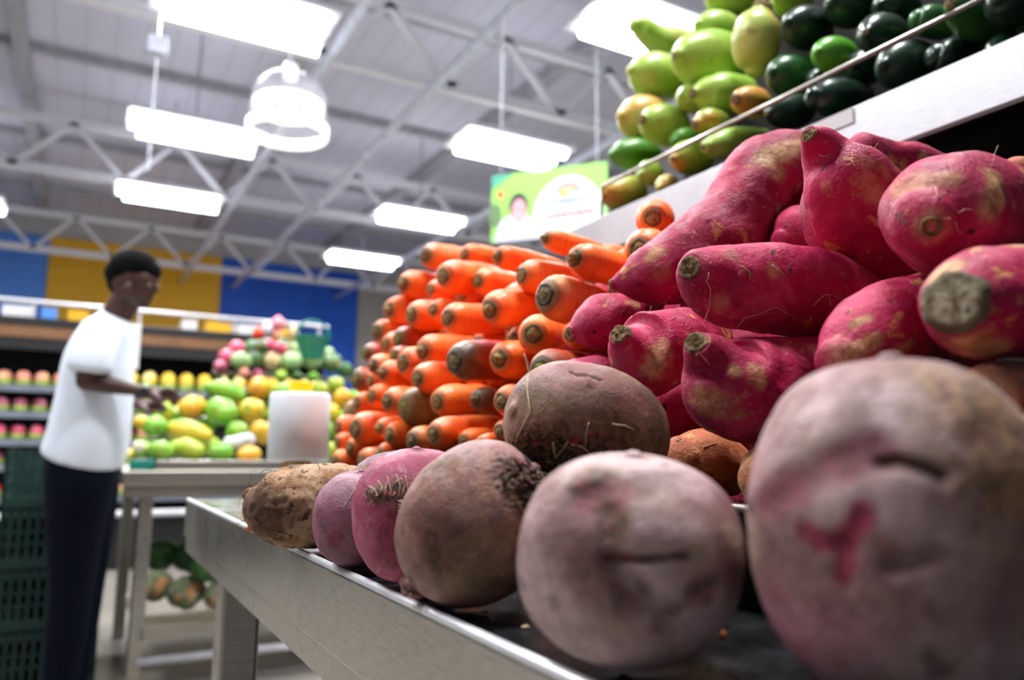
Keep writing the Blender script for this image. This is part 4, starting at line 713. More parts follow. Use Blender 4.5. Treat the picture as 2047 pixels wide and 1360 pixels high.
# marks: kind, pixels along the mark, half width (m), depth (m, inward), strength
MARKS = {
 'huge blurred': [('dark', [(1765, 930), (1800, 924), (1850, 937), (1884, 952)], .0020, .006, .95), ('red', [(1612, 1064), (1640, 1082), (1688, 1090), (1722, 1030)], .0042, .0008, 1), ('red', [(1690, 1100), (1684, 1152)], .0034, .001, 1), ('dark', [(1604, 1062), (1625, 1090)], .0015, 0, .5), ('dark', [(1672, 1112), (1680, 1155)], .0012, 0, .5),
    ('dark', [(1785, 1132), (1830, 1120), (1878, 1102)], .003, .004, .4), ('red', [(1560, 1000), (1640, 940), (1745, 905)], .007, .0035, .6), ('tan', [(1960, 800), (2010, 860), (2030, 960)], .020, 0, .85), ('tan', [(1800, 745), (1900, 765)], .010, 0, .4), ('dark', [(1985, 850), (1960, 880)], .006, .0015, .4), ('dark', [(1522, 1024)], .004, .002, .6), ('red', [(1540, 1004)], .014, -.0065, .15),
    ('dark', [(1730, 775), (1700, 830)], .006, 0, .35), ('dark', [(1940, 860), (1960, 890)], .006, 0, .4), ('dark', [(1760, 1090)], .003, 0, .4), ('dark', [(1860, 1000)], .004, 0, .3), ('tan', [(1850, 740), (1930, 760)], .012, 0, .4)],
 'big greyish': [('dark', [(1208, 1118), (1290, 1121), (1375, 1113)], .0018, .004, .8), ('dark', [(1232, 1140), (1290, 1200), (1325, 1225)], .006, .003, .4), ('dark', [(1212, 1035), (1222, 1065)], .006, .003, .75), ('tan', [(1235, 1030), (1230, 1062)], .005, 0, .7),
    ('dark', [(1298, 965), (1330, 958)], .008, .002, .55), ('tan', [(1300, 990), (1340, 1000)], .008, 0, .25), ('dark', [(1165, 964), (1195, 952)], .007, -.004, .75), ('tan', [(1172, 946)], .005, -.002, .9), ('red', [(1185, 995), (1230, 985)], .008, .002, .5), ('dark', [(1120, 1100), (1160, 1140)], .009, 0, .35),
    ('dark', [(1105, 1205)], .004, 0, .5), ('dark', [(1395, 1185), (1420, 1180)], .006, .003, .7)],
 'large brownish': [('dark', [(1035, 950), (1062, 985), (1080, 1005)], .015, .003, 1), ('tan', [(960, 930), (1000, 990), (1030, 1060)], .018, 0, .55), ('dark', [(862, 1075), (872, 1130)], .005, 0, .6), ('dark', [(925, 1045)], .005, 0, .3), ('dark', [(822, 1160), (815, 1185)], .004, 0, .6), ('red', [(840, 1000), (850, 1050)], .02, 0, .25)],
 'bright magenta': [('dark', [(742, 985), (775, 990), (800, 975)], .006, -.001, .9), ('dark', [(800, 1000), (808, 1015)], .004, 0, .7), ('red', [(790, 1070), (800, 1100)], .018, 0, .8), ('tan', [(752, 985)], .005, -.003, .8)],
 'small purple': [('dark', [(635, 1020), (645, 1060)], .004, 0, .5), ('red', [(670, 1080)], .008, 0, .5)],
 'dull grey purple': [('tan', [(715, 950), (722, 965)], .011, .001, 1), ('dark', [(700, 975), (712, 980)], .003, .001, .8)],
 'earthy beetroot stacked': [('dark', [(1060, 912), (1105, 918), (1165, 925), (1195, 935)], .021, .004, 1), ('dark', [(1075, 935), (1130, 955)], .018, .002, 1), ('dark', [(1141, 744), (1156, 751), (1172, 750), (1200, 760)], .0009, .0018, .9), ('tan', [(1040, 860), (1100, 850), (1260, 900)], .022, 0, .45), ('red', [(1130, 735), (1200, 745), (1260, 790)], .018, 0, .3), ('dark', [(1183, 775)], .003, .001, .6)],
 'crooked goose': [('tan', [(1530, 318), (1575, 300), (1610, 292)], .013, 0, .95), ('tan', [(1555, 345)], .010, 0, .85), ('tan', [(1318, 500), (1300, 515)], .007, 0, .8), ('tan', [(1322, 545)], .009, 0, .4), ('dark', [(1330, 505)], .003, .001, .4)],
 'pear-shaped': [('tan', [(1730, 365), (1750, 390)], .009, 0, .6), ('tan', [(1652, 372)], .004, 0, .5), ('tan', [(1720, 320), (1775, 350)], .005, 0, .4)],
 'slim sweet': [('tan', [(1770, 325), (1800, 335)], .008, 0, .9), ('tan', [(1845, 315)], .007, 0, .9)],
 'fat round': [('tan', [(1800, 375), (1850, 362), (1900, 355)], .008, 0, .6), ('tan', [(1985, 350), (1995, 385), (1980, 420)], .007, 0, .9), ('dark', [(2005, 375), (2015, 400)], .002, .001, .8), ('tan', [(1862, 452)], .010, .0, .5), ('dark', [(1783, 412), (1800, 432), (1812, 446)], .0014, -.001, .7)],
 'very large grey': [('tan', [(1880, 545), (1920, 500), (1970, 485)], .010, 0, .95), ('tan', [(1940, 690), (1970, 700)], .010, 0, .8), ('tan', [(2030, 490)], .008, 0, .8)],
 'plump sweet': [('tan', [(1545, 540)], .005, 0, .7), ('dark', [(1500, 545)], .0018, .001, .8), ('dark', [(1570, 553)], .0015, .001, .7), ('tan', [(1460, 510)], .006, 0, .5), ('tan', [(1440, 610)], .007, 0, .35)],
 'pale pink sweet': [('tan', [(1700, 705), (1755, 680)], .004, 0, .9), ('tan', [(1790, 702), (1825, 685)], .003, 0, .8), ('tan', [(1705, 650), (1735, 635)], .003, 0, .9), ('tan', [(1690, 720)], .012, 0, .5)],
 'lumpy waisted': [('tan', [(1468, 742)], .004, 0, .95), ('tan', [(1510, 740), (1515, 760)], .006, 0, .7), ('tan', [(1440, 810), (1400, 800)], .010, 0, .6), ('tan', [(1480, 830)], .004, 0, .8), ('tan', [(1630, 700)], .007, 0, .6), ('red', [(1550, 680), (1570, 760)], .006, .002, .3)],
 'stubby sweet': [('tan', [(1318, 705), (1305, 735)], .010, 0, .8), ('dark', [(1315, 728)], .004, 0, .5)],
 'small spindle': [('tan', [(1255, 605), (1275, 610)], .004, 0, .8), ('dark', [(1235, 655)], .003, 0, .3)],
 'shaggy': [('dark', [(500, 1000), (530, 1040), (510, 970)], .022, 0, 1)],
 'peeling': [('tan', [(1500, 920), (1530, 900)], .012, 0, .6), ('dark', [(1490, 985)], .006, 0, .6)],
 'mottled': [('dark', [(1930, 745), (1960, 800)], .008, 0, .8)],
}
# rootlets that the photograph shows one by one: pixels along each
ROOTS = {
 'plump sweet': [[(1418, 545), (1413, 562), (1421, 580), (1419, 610), (1410, 640), (1402, 652)], [(1475, 653), (1488, 636), (1515, 630), (1535, 620), (1552, 615), (1580, 630), (1605, 647)], [(1626, 612), (1645, 592), (1655, 588), (1680, 596), (1700, 602)], [(1656, 588), (1660, 605), (1664, 612)], [(1482, 532), (1498, 543), (1500, 560)], [(1543, 530), (1560, 542), (1570, 552)]],
 'lumpy waisted': [[(1392, 712), (1402, 692), (1420, 680), (1447, 675)], [(1408, 690), (1412, 676)]],
 'pear-shaped': [[(1636, 308), (1648, 313), (1661, 308)], [(1690, 330), (1706, 326), (1704, 306)], [(1735, 305), (1748, 296), (1755, 286)], [(1730, 300), (1742, 292)], [(1700, 318), (1712, 336)]],
 'fat round': [[(1983, 332), (1988, 310), (1995, 291)], [(1870, 375), (1876, 395), (1890, 385)], [(1910, 445), (1915, 462), (1925, 468)], [(1915, 425), (1930, 418), (1945, 420)]],
 'earthy beetroot stacked': [[(1047, 706), (1054, 728), (1058, 745), (1054, 762), (1056, 800), (1060, 822), (1050, 842), (1034, 870), (1026, 900), (1023, 915)], [(1105, 884), (1108, 905), (1116, 930), (1124, 958)], [(1137, 884), (1118, 906), (1103, 932)], [(1178, 845), (1171, 868), (1170, 893)], [(1140, 888), (1162, 893), (1172, 900), (1195, 918), (1190, 932)], [(1225, 848), (1250, 852), (1268, 860)]],
 'stubby sweet': [[(1252, 700), (1262, 690)], [(1285, 628), (1300, 622), (1302, 612)], [(1340, 640), (1352, 632)], [(1255, 640), (1262, 632), (1258, 645)]],
 'small orange-skinned': [[(1332, 858), (1345, 864), (1358, 860)], [(1405, 895), (1432, 886), (1462, 876)], [(1345, 875), (1356, 880), (1366, 885)], [(1350, 868), (1362, 866)], [(1425, 955), (1445, 957), (1470, 944)]],
 'peeling': [[(1468, 975), (1466, 990), (1480, 1005)], [(1482, 912), (1500, 905), (1512, 908)]],
 'pale pink sweet': [[(1688, 628), (1700, 618), (1703, 630)], [(1704, 665), (1712, 660)]],
 'crooked goose': [[(1500, 560), (1510, 550)], [(1410, 440), (1420, 436)]],
 'large brownish': [[(818, 1178), (808, 1184), (812, 1192)], [(822, 1185), (818, 1198)]],
 'bright magenta': [[(738, 975), (728, 985), (733, 1000)], [(790, 965), (800, 955), (806, 962)], [(745, 1000), (735, 1012)], [(770, 970), (778, 960)], [(800, 1000), (812, 1010), (806, 1020)]] + [[(742 + 9 * i_, 988 + 5 * math.sin(i_ * 2.3)), (746 + 9 * i_, 978 + 12 * math.sin(i_ * 1.7)), (738 + 9 * i_, 970 + 22 * math.sin(i_ * 2.9))] for i_ in range(9)] + [[(796, 1002 + 6 * i_), (806, 1006 + 6 * i_), (800 + 3 * i_, 1012 + 5 * i_)] for i_ in range(4)],
 'small purple': [[(712, 975), (700, 992), (684, 1018)]],
}
def cap_disc(name, c, axis, r, mat, parent, rise=.1, rim=.1, stub=0., rough=.1, n=26, seed=0):
    """The cut or scarred end of a root: a low rough disc with a raised rim, or a short stub."""
    axis = Vector(axis).normalized(); q = Vector((0, 0, 1)).rotation_difference(axis); V = []; at_ = []; F = []
    fr = [0.0, .18, .34, .5, .64, .78, .9, 1.0, 1.06]
    for i, f in enumerate(fr):
        for k in range(n):
            a = 2 * math.pi * k / n
            nz = noise.noise(Vector((math.cos(a) * f * 2.2 + seed, math.sin(a) * f * 2.2, seed * 1.3)))
            n2 = noise.noise(Vector((math.cos(a) * f * 6 + seed, math.sin(a) * f * 6, seed * 2.3)))
            h = rim * math.exp(-((f - .8) / .16) ** 2) + (stub * (1 - sstep((f - .35) / .35))) + rise * (1 - f * f) + rough * (nz * .8 + n2 * .7) * (1.0 if f < .95 else .3)
            if f >= 1: h = -.12 - (f - 1) * 3
            rr = r * f * (1 + .12 * nz)
            V.append(Vector(c) + q @ Vector((rr * math.cos(a), rr * math.sin(a), h * r))); at_.append(f if stub == 0 else (f if f > .5 else .2))
    for i in range(len(fr) - 1):
        for k in range(n):
            a = i * n + k; b = i * n + (k + 1) % n; F.append((a, b, b + n, a + n))
    return mesh_object(name, V, F, mat, parent, attrs={'rim': at_})

def rootlet(name, pts, r, mat, parent, n=5):
    if len(pts) < 2: return
    rs = [r * (1 - .55 * i / (len(pts) - 1)) for i in range(len(pts))]
    fine = []; fr = []
    for i in range(len(pts) - 1):
        for s in range(3):
            t = s / 3; fine.append(pts[i].lerp(pts[i + 1], t) + Vector([random.uniform(-1, 1) * r * .5 for _ in range(3)])); fr.append(rs[i] * (1 - t) + rs[i + 1] * t)
    fine.append(pts[-1]); fr.append(rs[-1])
    return MB().tube(fine, fr, n).build(name, mat, parent, smooth=True)

random.seed(11)
LUMP = {'beetroot': (.035, 20, .006, 120), 'sweet_potato': (.085, 24, .012, 95), 'yam': (.06, 26, .04, 130), 'carrot': (.05, 28, .012, 150), 'green_squash': (.04, 18, .01, 60), 'dark_squash': (.035, 18, .004, 60)}
CAT = {'beetroot': 'beetroot', 'sweet_potato': 'sweet potato', 'yam': 'yam', 'carrot': 'carrot', 'green_squash': 'squash', 'dark_squash': 'squash'}
GRP = {'beetroot': 'beetroots on the front ledge', 'sweet_potato': 'heap of sweet potatoes', 'carrot': 'heap of carrots', 'green_squash': 'pale green squashes on the upper shelf', 'dark_squash': 'dark green squashes on the upper shelf'}
for vi, (fam, label, pts, tone, scar) in enumerate(VEG):
    P = [Vector(p[:3]) / 10000 for p in pts]; R = [p[3] / 10000 for p in pts]; scar = scar / 10000
    big = fam in ('beetroot', 'sweet_potato', 'yam')
    cap = {'beetroot': (.5, .5), 'sweet_potato': (.7, .7), 'yam': (.6, .6), 'carrot': (.38, .8), 'green_squash': (.75, .85), 'dark_squash': (.85, .85)}[fam]
    if fam == 'beetroot':
        hi = 'huge' in label or 'big grey' in label or 'large brown' in label or 'stacked' in label
        V, F, T, D, t0, R0 = sweep(P, R, 200 if hi else 110, 130 if hi else 70, cap, 24)
    elif fam in ('sweet_potato', 'yam'): V, F, T, D, t0, R0 = sweep(P, R, 110, 120, cap, 16)
    elif fam == 'carrot': V, F, T, D, t0, R0 = sweep(P, R, 28, 34, cap, 7)
    else: V, F, T, D, t0, R0 = sweep(P, R, 36, 30, cap, 10)
    rm = max(R); a1, f1, a2, f2 = LUMP[fam]
    n1 = fbm(V, f1 * (.04 / rm) ** .5, vi * 1.37, 2); n2 = fbm(V, f2, vi * 2.1, 2)
    amp = rm * np.ones(len(V)); amp *= np.clip(np.minimum(T, 1 - T) * 14, .25, 1)
    V = V + D * (n1 * a1 * amp + n2 * a2 * amp)[:, None]
    attrs = {'along': T}
    if fam == 'sweet_potato' and scar > 0 and 'ring-shaped' not in label and 'very large' not in label:   # the end is cut off flat
        s_ = min(scar * 1.05 / R0, .93); lim = R0 * cap[0] * math.sqrt(1 - s_ * s_); ax = np.array(-t0); h_ = (V - np.array(P[0])) @ ax
        cut = (T < .2) & (h_ > lim); V[cut] -= ax * (h_[cut] - lim)[:, None]
    key = next((k for k in MARKS if k in label), None)
    if big:
        A = {'dark': np.zeros(len(V)), 'red': np.zeros(len(V)), 'tan': np.zeros(len(V))}
        if key:
            S = Surface(V, F); ragged = fbm(V, 160, vi, 3) * .35
            for kind, pix, w, dep, st_ in MARKS[key]:
                q = [h for h in (S.hit(*p)[0] for p in pix) if h is not None]
                if not q: continue
                d = seg_dist(V, [tuple(x) for x in q]) / w
                m = sstep(1.45 - d - ragged * (1 if w > .003 else .3))
                A[kind] = np.maximum(A[kind], m * st_)
                rr = fbm(V[m > .01], 330, vi + 5, 2) if (kind == 'dark' and w > .01 and fam == 'beetroot') else None
                V = V - D * (np.exp(-d * d) * dep)[:, None]
                if rr is not None: V[m > .01] += D[m > .01] * (rr * .0024 * m[m > .01])[:, None]
        attrs.update(A)
    mat = {'beetroot': lambda: BEETMAT[tone], 'sweet_potato': lambda: POTMAT[tone], 'yam': lambda: 'yam_skin', 'carrot': lambda: CARMAT[tone], 'green_squash': lambda: SQMAT[tone], 'dark_squash': lambda: DKMAT[tone]}[fam]()
    o = mesh_object(fam, V, F, mat, attrs=attrs)
    fix(o, label, CAT[fam], GRP.get(fam))
    head = P[0] - t0 * R0 * cap[0]
    if fam == 'carrot':
        leafy = tone == 5 or 'stub' in label
        cap_disc('stem_stub', P[0] - t0 * R0 * cap[0] * .82, -t0, rm * (.5 if tone != 4 else .3), CROWN[tone], o, .05, .14, .75 if leafy else .22, .16, 18, vi)
    elif fam == 'sweet_potato' and scar > 0:
        s = min(scar / R0, .93); c = P[0] - t0 * R0 * cap[0] * math.sqrt(1 - s * s) * 1.0
        if 'ring-shaped' in label:
            h, n = Surface(V, F).hit(1862, 453); cap_disc('stem_scar', h, n, scar, 'cork', o, -.1, .32, 0, .12, 26, vi)
        elif 'very large' in label:
            Sf = Surface(V, F); h, n = Sf.hit(1905, 602); cap_disc('cut_end', h - n * .0, n, scar * .95, 'cork_pale', o, .16, .08, 0, .14, 40, vi)
        else: cap_disc('stem_scar', c, -t0, scar, 'cork', o, .12, .12, .0, .28, 26, vi)
    elif fam in ('green_squash', 'dark_squash') and scar > 0:
        cap_disc('stem_scar', P[0] - t0 * R0 * cap[0] * .9 + t0 * (scar * scar / (2.4 * rm) if len(P) == 9 else 0), -t0, scar, 'cork', o, .1, .15, .1, .12, 16, vi)
    if big:
        rk = next((k for k in ROOTS if k in label), None)
        S = Surface(V, F)
        if rk:
            for line in ROOTS[rk]:
                tr = S.trace(line, .0012 if fam == 'beetroot' else .0009)
                if tr: rootlet('rootlet', tr, .0006 if label.startswith('earthy') else .00038, 'rootlet_pale', o)
        if fam == 'sweet_potato' and 'shadow' not in label:
            for q in range(5):
                i = random.randrange(len(V) - 2); p = Vector(V[i]); d = Vector(D[i])
                w = Vector([random.uniform(-1, 1) for _ in range(3)]).normalized()
                pl = [p - d * .0005, p + d * .0012 + w * .002, p + d * .0018 + w * .005, p + d * .0016 + w * .008 + Vector((0, 0, -.001))]
                rootlet('rootlet', pl, .00028, 'rootlet_pink', o, 4)
    if fam == 'beetroot' and (label.startswith('earthy') or label.startswith('large brownish')):
        # torn leaf bases around the crown
        S = Surface(V, F); mb = MB(); rng = random.Random(vi)
        for q in range(46):
            if 'stacked' in label: px = rng.gauss(1120, 42); py = 915 + abs(rng.gauss(0, 22)) + (px - 1120) * .15
            else: px = rng.gauss(1058, 14); py = 972 + rng.gauss(0, 22)
            h, n = S.hit(px, py)
            if h is None: continue
            w = Vector([rng.uniform(-1, 1) for _ in range(3)]).normalized(); w = (w - n * w.dot(n)).normalized()
            mb.tube([h - n * .001, h + n * rng.uniform(.001, .003) + w * .002, h + n * rng.uniform(.0005, .003) + w * rng.uniform(.004, .010)], [.0013, .0013, .0004], 6)
        mb.build('torn_crown', 'torn_flake', o)
    if fam == 'yam':
        rng = random.Random(3)
        for q in range(95):
            i = rng.randrange(len(V) - 2)
            if T[i] > .35 and rng.random() < .7: continue
            p = Vector(V[i]); d = Vector(D[i]); w = Vector([rng.uniform(-1, 1) for _ in range(3)]).normalized()
            L_ = rng.uniform(.5, 1.6)
            rootlet('fibre', [p - d * .0005, p + (d * .003 + w * .003) * L_, p + (d * .004 + w * .008) * L_, p + (d * .003 + w * .012) * L_ + Vector((0, 0, -.002))], .0003, 'fibre_brown', o, 4)

# scraps lying on the ledge
def scrap(px, py, bits, label, cat, name):
    d = at(px, py, 1) - EYE; p = EYE + d * ((.8588 - EYE.z) / d.z)
    r = empty(name, p); fix(r, label, cat)
    for i, (dx, dy, dz, rr, m, nm, sq) in enumerate(bits): MB().blob(p + Vector((dx, dy, dz + rr * sq[2])), rr, 10, 7, sq).build(nm, m, r, smooth=True)
scrap(1412, 1292, [(-.003, 0, .006, .0045, 'squash_light', 'leaf_piece', (1, .5, .8)), (.006, -.004, .003, .0026, 'carrot_orange', 'peel_piece', (1, .8, .9)), (.002, .004, .0, .0022, 'beet_magenta', 'stalk_piece', (.8, .8, 6)), (.007, .002, .007, .003, 'squash_light', 'leaf_piece', (1, .6, .8))], 'tiny scrap of green, orange and red trimmings on the ledge behind the cracked beetroot', 'trimmings', 'vegetable_scrap')
for px, py, lab in ((1050, 1257, 'pale crumb on the ledge between the brownish and the cracked beetroot'), (1136, 1293, 'pale crumb on the ledge nearest the apron edge'), (970, 1228, 'brown crumb of soil just below the brownish beetroot')):
    scrap(px, py, [(0, 0, 0, .0018, 'rootlet_pale' if 'pale' in lab else 'fibre_brown', 'bit', (1.3, .8, .5))], lab, 'crumb', 'crumb')
scrap(500, 1064, [(0, 0, 0, .005, 'carrot_orange', 'bit', (1, .8, .8))], 'red orange carrot chip under the fibrous end of the yam', 'carrot chip', 'carrot_chip')
# ---------------------------------------------------------------- roll of bags at the end of the stand
c0 = at(595, 921, 1.665); r = empty('bag_roll', c0); fix(r, 'white roll of produce bags with a yellow knob, at the end of the carrot heap', 'bag roll')
H = .143; Rr = .0635
MB().lathe([(.001, 0), (Rr - .006, 0), (Rr, .004), (Rr, H - .005), (Rr - .005, H), (.022, H + .001), (.02, H - .004), (.001, H - .004)], 64, c0).build('roll', 'paper_roll', r, smooth=False)
for f in r.children[0].data.polygons: f.use_smooth = abs(f.normal.z) < .5
MB().box(c0 + Vector((-.022, -.014, H + .001)), c0 + Vector((.022, .014, H + .026))).build('knob', 'cap_yellow', r, bevel=.003)
MB().lathe([(.001, -.016), (.03, -.016), (.032, -.003), (.03, -.001), (.001, -.001)], 24, c0).build('base', 'amber', r, smooth=True)

# ---------------------------------------------------------------- papaya table
TX0, TX1, TY0, TY1 = .17, 2.6, 3.42, 4.62
tb = empty('papaya_table', (TX0, TY0, 0)); fix(tb, 'steel table heaped with papayas, standing behind the end of the beetroot ledge', 'table')
MB().box((TX0, TY0, .800), (TX1, TY1, .858)).build('table_top', 'steel', tb, bevel=.006)
MB().box((TX0 + .01, TY0 + .02, .75), (TX1, TY0 + .04, .80)).build('lower_apron', 'steel', tb)
MB().box((TX0 + .12, TY0 + .015, .858), (TX1, TY0 + .05, .898)).build('front_rim', 'steel', tb, bevel=.004)
for x, y in ((.24, 3.46), (.24, 4.5), (1.9, 3.46), (1.9, 4.5)):
    MB().box((x, y, 0), (x + .055, y + .055, .80)).build('leg', 'steel', tb, bevel=.006)
MB().box((.28, 3.47, .20), (2.0, 4.5, .225)).build('lower_shelf', 'steel', tb)
MB().box((.28, 3.46, .20), (2.0, 3.475, .255)).build('shelf_lip', 'steel', tb, bevel=.004)
MB().tube([(.27, 3.45, .125), (2.0, 3.45, .125)], .017, 12).build('foot_bar', 'bumper', tb, smooth=True)
v = MB(); v.add([(TX0 + .12, 3.95, .86), (TX1, 3.95, .86), (TX1, 4.55, 1.20), (TX0 + .35, 4.55, 1.20), (TX0 + .12, 4.6, .86), (TX1, 4.6, .86)], [(0, 1, 2, 3), (0, 3, 4), (1, 5, 2), (3, 2, 5, 4), (0, 4, 5, 1)])
v.build('display_riser', 'black_board', tb)
for z, y in ((1.235, 4.22), (1.34, 4.45)):
    MB().box((.62, y - .01, z), (2.1, y + .01, z + .022)).build('tier_bar', 'steel', tb, bevel=.003)
MB().box((.62, 4.24, 1.22), (2.1, 4.62, 1.235)).build('tier_tray', 'steel_dark', tb)
for x in (.66, 2.0):
    MB().bar((x, 4.45, .86), (x, 4.45, 1.34), .03, .03).build('tier_post', 'steel', tb)

def slope_depth(px, py, y0, z0, k):
    d = at(px, py, 1) - EYE   # z = z0 + k (y - y0)
    return (z0 - EYE.z - k * y0) / (d.z - k * d.y)
random.seed(5)
SPEC = []
def settle():
    for _ in range(80):
        for i in range(len(SPEC)):
            for j in range(i + 1, len(SPEC)):
                a, b = SPEC[i], SPEC[j]
                if (a[3][0] - b[3][0]).length > .5: continue
                o, pa, pb = min(((p - q).length - r - s_, p, q) for p, r in zip(a[3], a[4]) for q, s_ in zip(b[3], b[4]))
                if o < -.003:
                    n = (pb - pa).normalized(); n.z *= .2; w = (pa - EYE); w.z = 0; w.normalize(); m = (n * .35 + w * (1 if n.dot(w) > 0 else -1)).normalized() * (-o * .3)
                    for q in range(len(a[3])): a[3][q] = a[3][q] - m * .7
                    for q in range(len(b[3])): b[3][q] = b[3][q] + m
    for s_ in SPEC: make_fruit(*s_)
    SPEC.clear()
def fruit(name, label, cat, pix, mat, depth_fn, group, lump=.04, cap=.85, stem=True):
    d = depth_fn(pix[0][0], pix[0][1]); P = []; R = []
    for p in pix:
        dd = d + (p[3] if len(p) > 3 else 0); P.append(at(p[0], p[1], dd)); R.append(p[2] * dd / 1561)
    if len(P) == 1:
        ax = Vector((random.uniform(-.4, .9), random.uniform(.2, 1), random.uniform(-.3, .3))).normalized(); r0 = R[0]
        P = [P[0] - ax * r0 * .5, P[0], P[0] + ax * r0 * .6]; R = [r0 * .82, r0, r0 * .84]
    SPEC.append([name, label, cat, P, R, mat, group, lump, cap, stem])
def make_fruit(name, label, cat, P, R, mat, group, lump, cap, stem):
    V, F, T, D, t0, R0 = sweep(P, R, 22, 12, (cap, cap), 7)
    V = V + D * (fbm(V, 14, random.random() * 50, 1) * lump * max(R))[:, None]
    o = mesh_object(name, V, F, mat); fix(o, label, cat, group)
    if stem: cap_disc('stem_scar', P[0] - t0 * R0 * cap * .96, -t0, R0 * .22, 'cork', o, .1, .1, .3, .1, 8, random.random() * 9)
    return o
C4 = lambda x, y, r, dz=0: (250 + x * .2352, 620 + y * .2352, r * .2352 * 1.03, dz)
pap = lambda px, py: slope_depth(px, py, 3.50, .92, .62)
PG = 'heap of papayas on the steel table'
for lab, pix, m in [
 ('long green papaya lying across the upper row, just above the round green one', [(715, 660, 48), (790, 668, 74), (890, 690, 76), (985, 728, 48)], 'papaya_green'),
 ('orange yellow papaya high in the heap, left of the yellow knob', [(1150, 665, 98)], 'papaya_yellow'),
 ('orange yellow papaya touched by the shopper reaching hand', [(570, 825, 98)], 'papaya_yellow'),
 ('round green papaya in the middle of the heap', [(812, 870, 118)], 'papaya_green'),
 ('yellow green papaya beside the round green one, left of the bag roll', [(1075, 860, 108)], 'papaya_mid'),
 ('light green papaya below the shopper far hand', [(310, 860, 92)], 'papaya_mid'),
 ('small pale papaya at the outer end of the heap', [(150, 960, 62)], 'papaya_mid'),
 ('mottled green papaya in the outer half of the middle row', [(250, 990, 92)], 'papaya_green'),
 ('long green and yellow papaya lying in the middle row', [(400, 1010, 76), (500, 1020, 92), (610, 1050, 84), (680, 1070, 60)], 'papaya_mid'),
 ('bright green papaya nesting in white tissue', [(955, 1035, 86)], 'papaya_green'),
 ('golden papaya partly covered by the bag roll', [(1165, 1040, 92)], 'papaya_yellow'),
 ('yellow green papaya lying lengthwise in the bottom row', [(430, 1170, 66), (500, 1175, 88), (590, 1205, 80)], 'papaya_mid'),
 ('green papaya in the outer part of the bottom row', [(300, 1190, 84)], 'papaya_green'),
 ('round green papaya in the bottom row under the tissue', [(812, 1215, 92)], 'papaya_green'),
 ('yellow papaya in the bottom row beside the bag roll', [(1050, 1240, 84)], 'papaya_yellow'),
 ('dull green papaya at the lowest outer end', [(170, 1190, 74)], 'papaya_green'),
 ('olive papaya right behind the bag roll, showing on its carrot side', [(1745, 880, 92)], 'papaya_mid'),
 ('amber papaya between the bag roll and the carrots', [(1850, 760, 84)], 'papaya_yellow'),
 ('pale papaya above the bag roll, touching the yellow knob', [(1640, 680, 74)], 'papaya_mid'),
 ('light green papaya peeping over the bag roll on the knob other side', [(1340, 690, 66)], 'papaya_green'),
 ('cream green papaya high beside the carrots', [(1790, 640, 74)], 'papaya_mid'),
 ('bright green papaya touching the rim of the carrot heap', [(1950, 740, 60)], 'papaya_green'),
 ('dark green papaya low between the bag roll and the carrots', [(1880, 920, 82)], 'papaya_green'),
 ('lime papaya at the foot of the carrot heap, behind the bag roll', [(1770, 1190, 70)], 'papaya_mid'),
 ]: fruit('papaya', lab, 'papaya', [C4(*p) for p in pix], m, pap, PG)
for (x, y, r_, m) in [(450, 900, 84, 'papaya_green'), (690, 980, 80, 'papaya_green'), (700, 1160, 84, 'papaya_mid'), (940, 760, 80, 'papaya_mid'), (1250, 780, 90, 'papaya_green'), (1300, 900, 90, 'papaya_mid'), (1500, 760, 90, 'papaya_green'), (1480, 950, 90, 'papaya_mid'), (1330, 1150, 90, 'papaya_green'), (1560, 1150, 90, 'papaya_mid'), (1700, 1040, 84, 'papaya_green'), (1860, 1080, 84, 'papaya_mid'), (440, 1060, 80, 'papaya_green')]:
    fruit('papaya', 'papaya deep in the heap, only glimpsed between the outer ones', 'papaya', [C4(x, y, r_, .14)], m, pap, PG)
fruit('tissue', 'crumpled white tissue around the bright green papaya', 'paper', [C4(880, 1120, 46), C4(960, 1130, 62), C4(1060, 1110, 50)], 'tissue', lambda a, b: pap(a, b) - .01, None, .35, .8, False)
settle()
# melons on the tier behind, with bagged fruit on top
mel = lambda px, py: slope_depth(px, py, 4.30, 1.30, .9)
MG = 'melons on the raised tier'
for lab, pix, m in [
 ('pale green melon at the outer end of the tier', [(1010, 440, 74)], 'melon_pale'), ('grey green melon next to the outer end one', [(1110, 420, 70)], 'melon_dark'),
 ('cream coloured melon, the only tan one on the tier', [(1240, 425, 80)], 'melon_tan'), ('mint green melon right of the cream one', [(1425, 440, 80)], 'melon_pale'),
 ('green melon above the yellow knob', [(1590, 420, 84)], 'melon_pale'), ('dark green melon sloping toward the blue wall', [(1730, 450, 84)], 'melon_dark'),
 ('last dark melon at the lower slope of the tier', [(1850, 510, 62)], 'melon_dark'), ('small dark melon in the second layer under the red bundle', [(1140, 330, 70)], 'melon_dark'),
 ('greenish melon at the crest of the tier', [(1420, 340, 76)], 'melon_pale'), ('flat green melon at the crest near the teal basket', [(1560, 330, 72)], 'melon_dark'),
 ('green melon on the slope near the crest', [(1690, 370, 66)], 'melon_pale')]:
    fruit('melon', lab, 'melon', [C4(*p) for p in pix], m, mel, MG)
for (x, y) in ((1100, 270), (1210, 250), (1300, 250), (1400, 270), (1560, 340), (1480, 300)):
    fruit('melon', 'melon at the back of the tier under the bright bundles, hardly visible', 'melon', [C4(x, y + 60, 74, .12)], 'melon_dark', mel, MG)
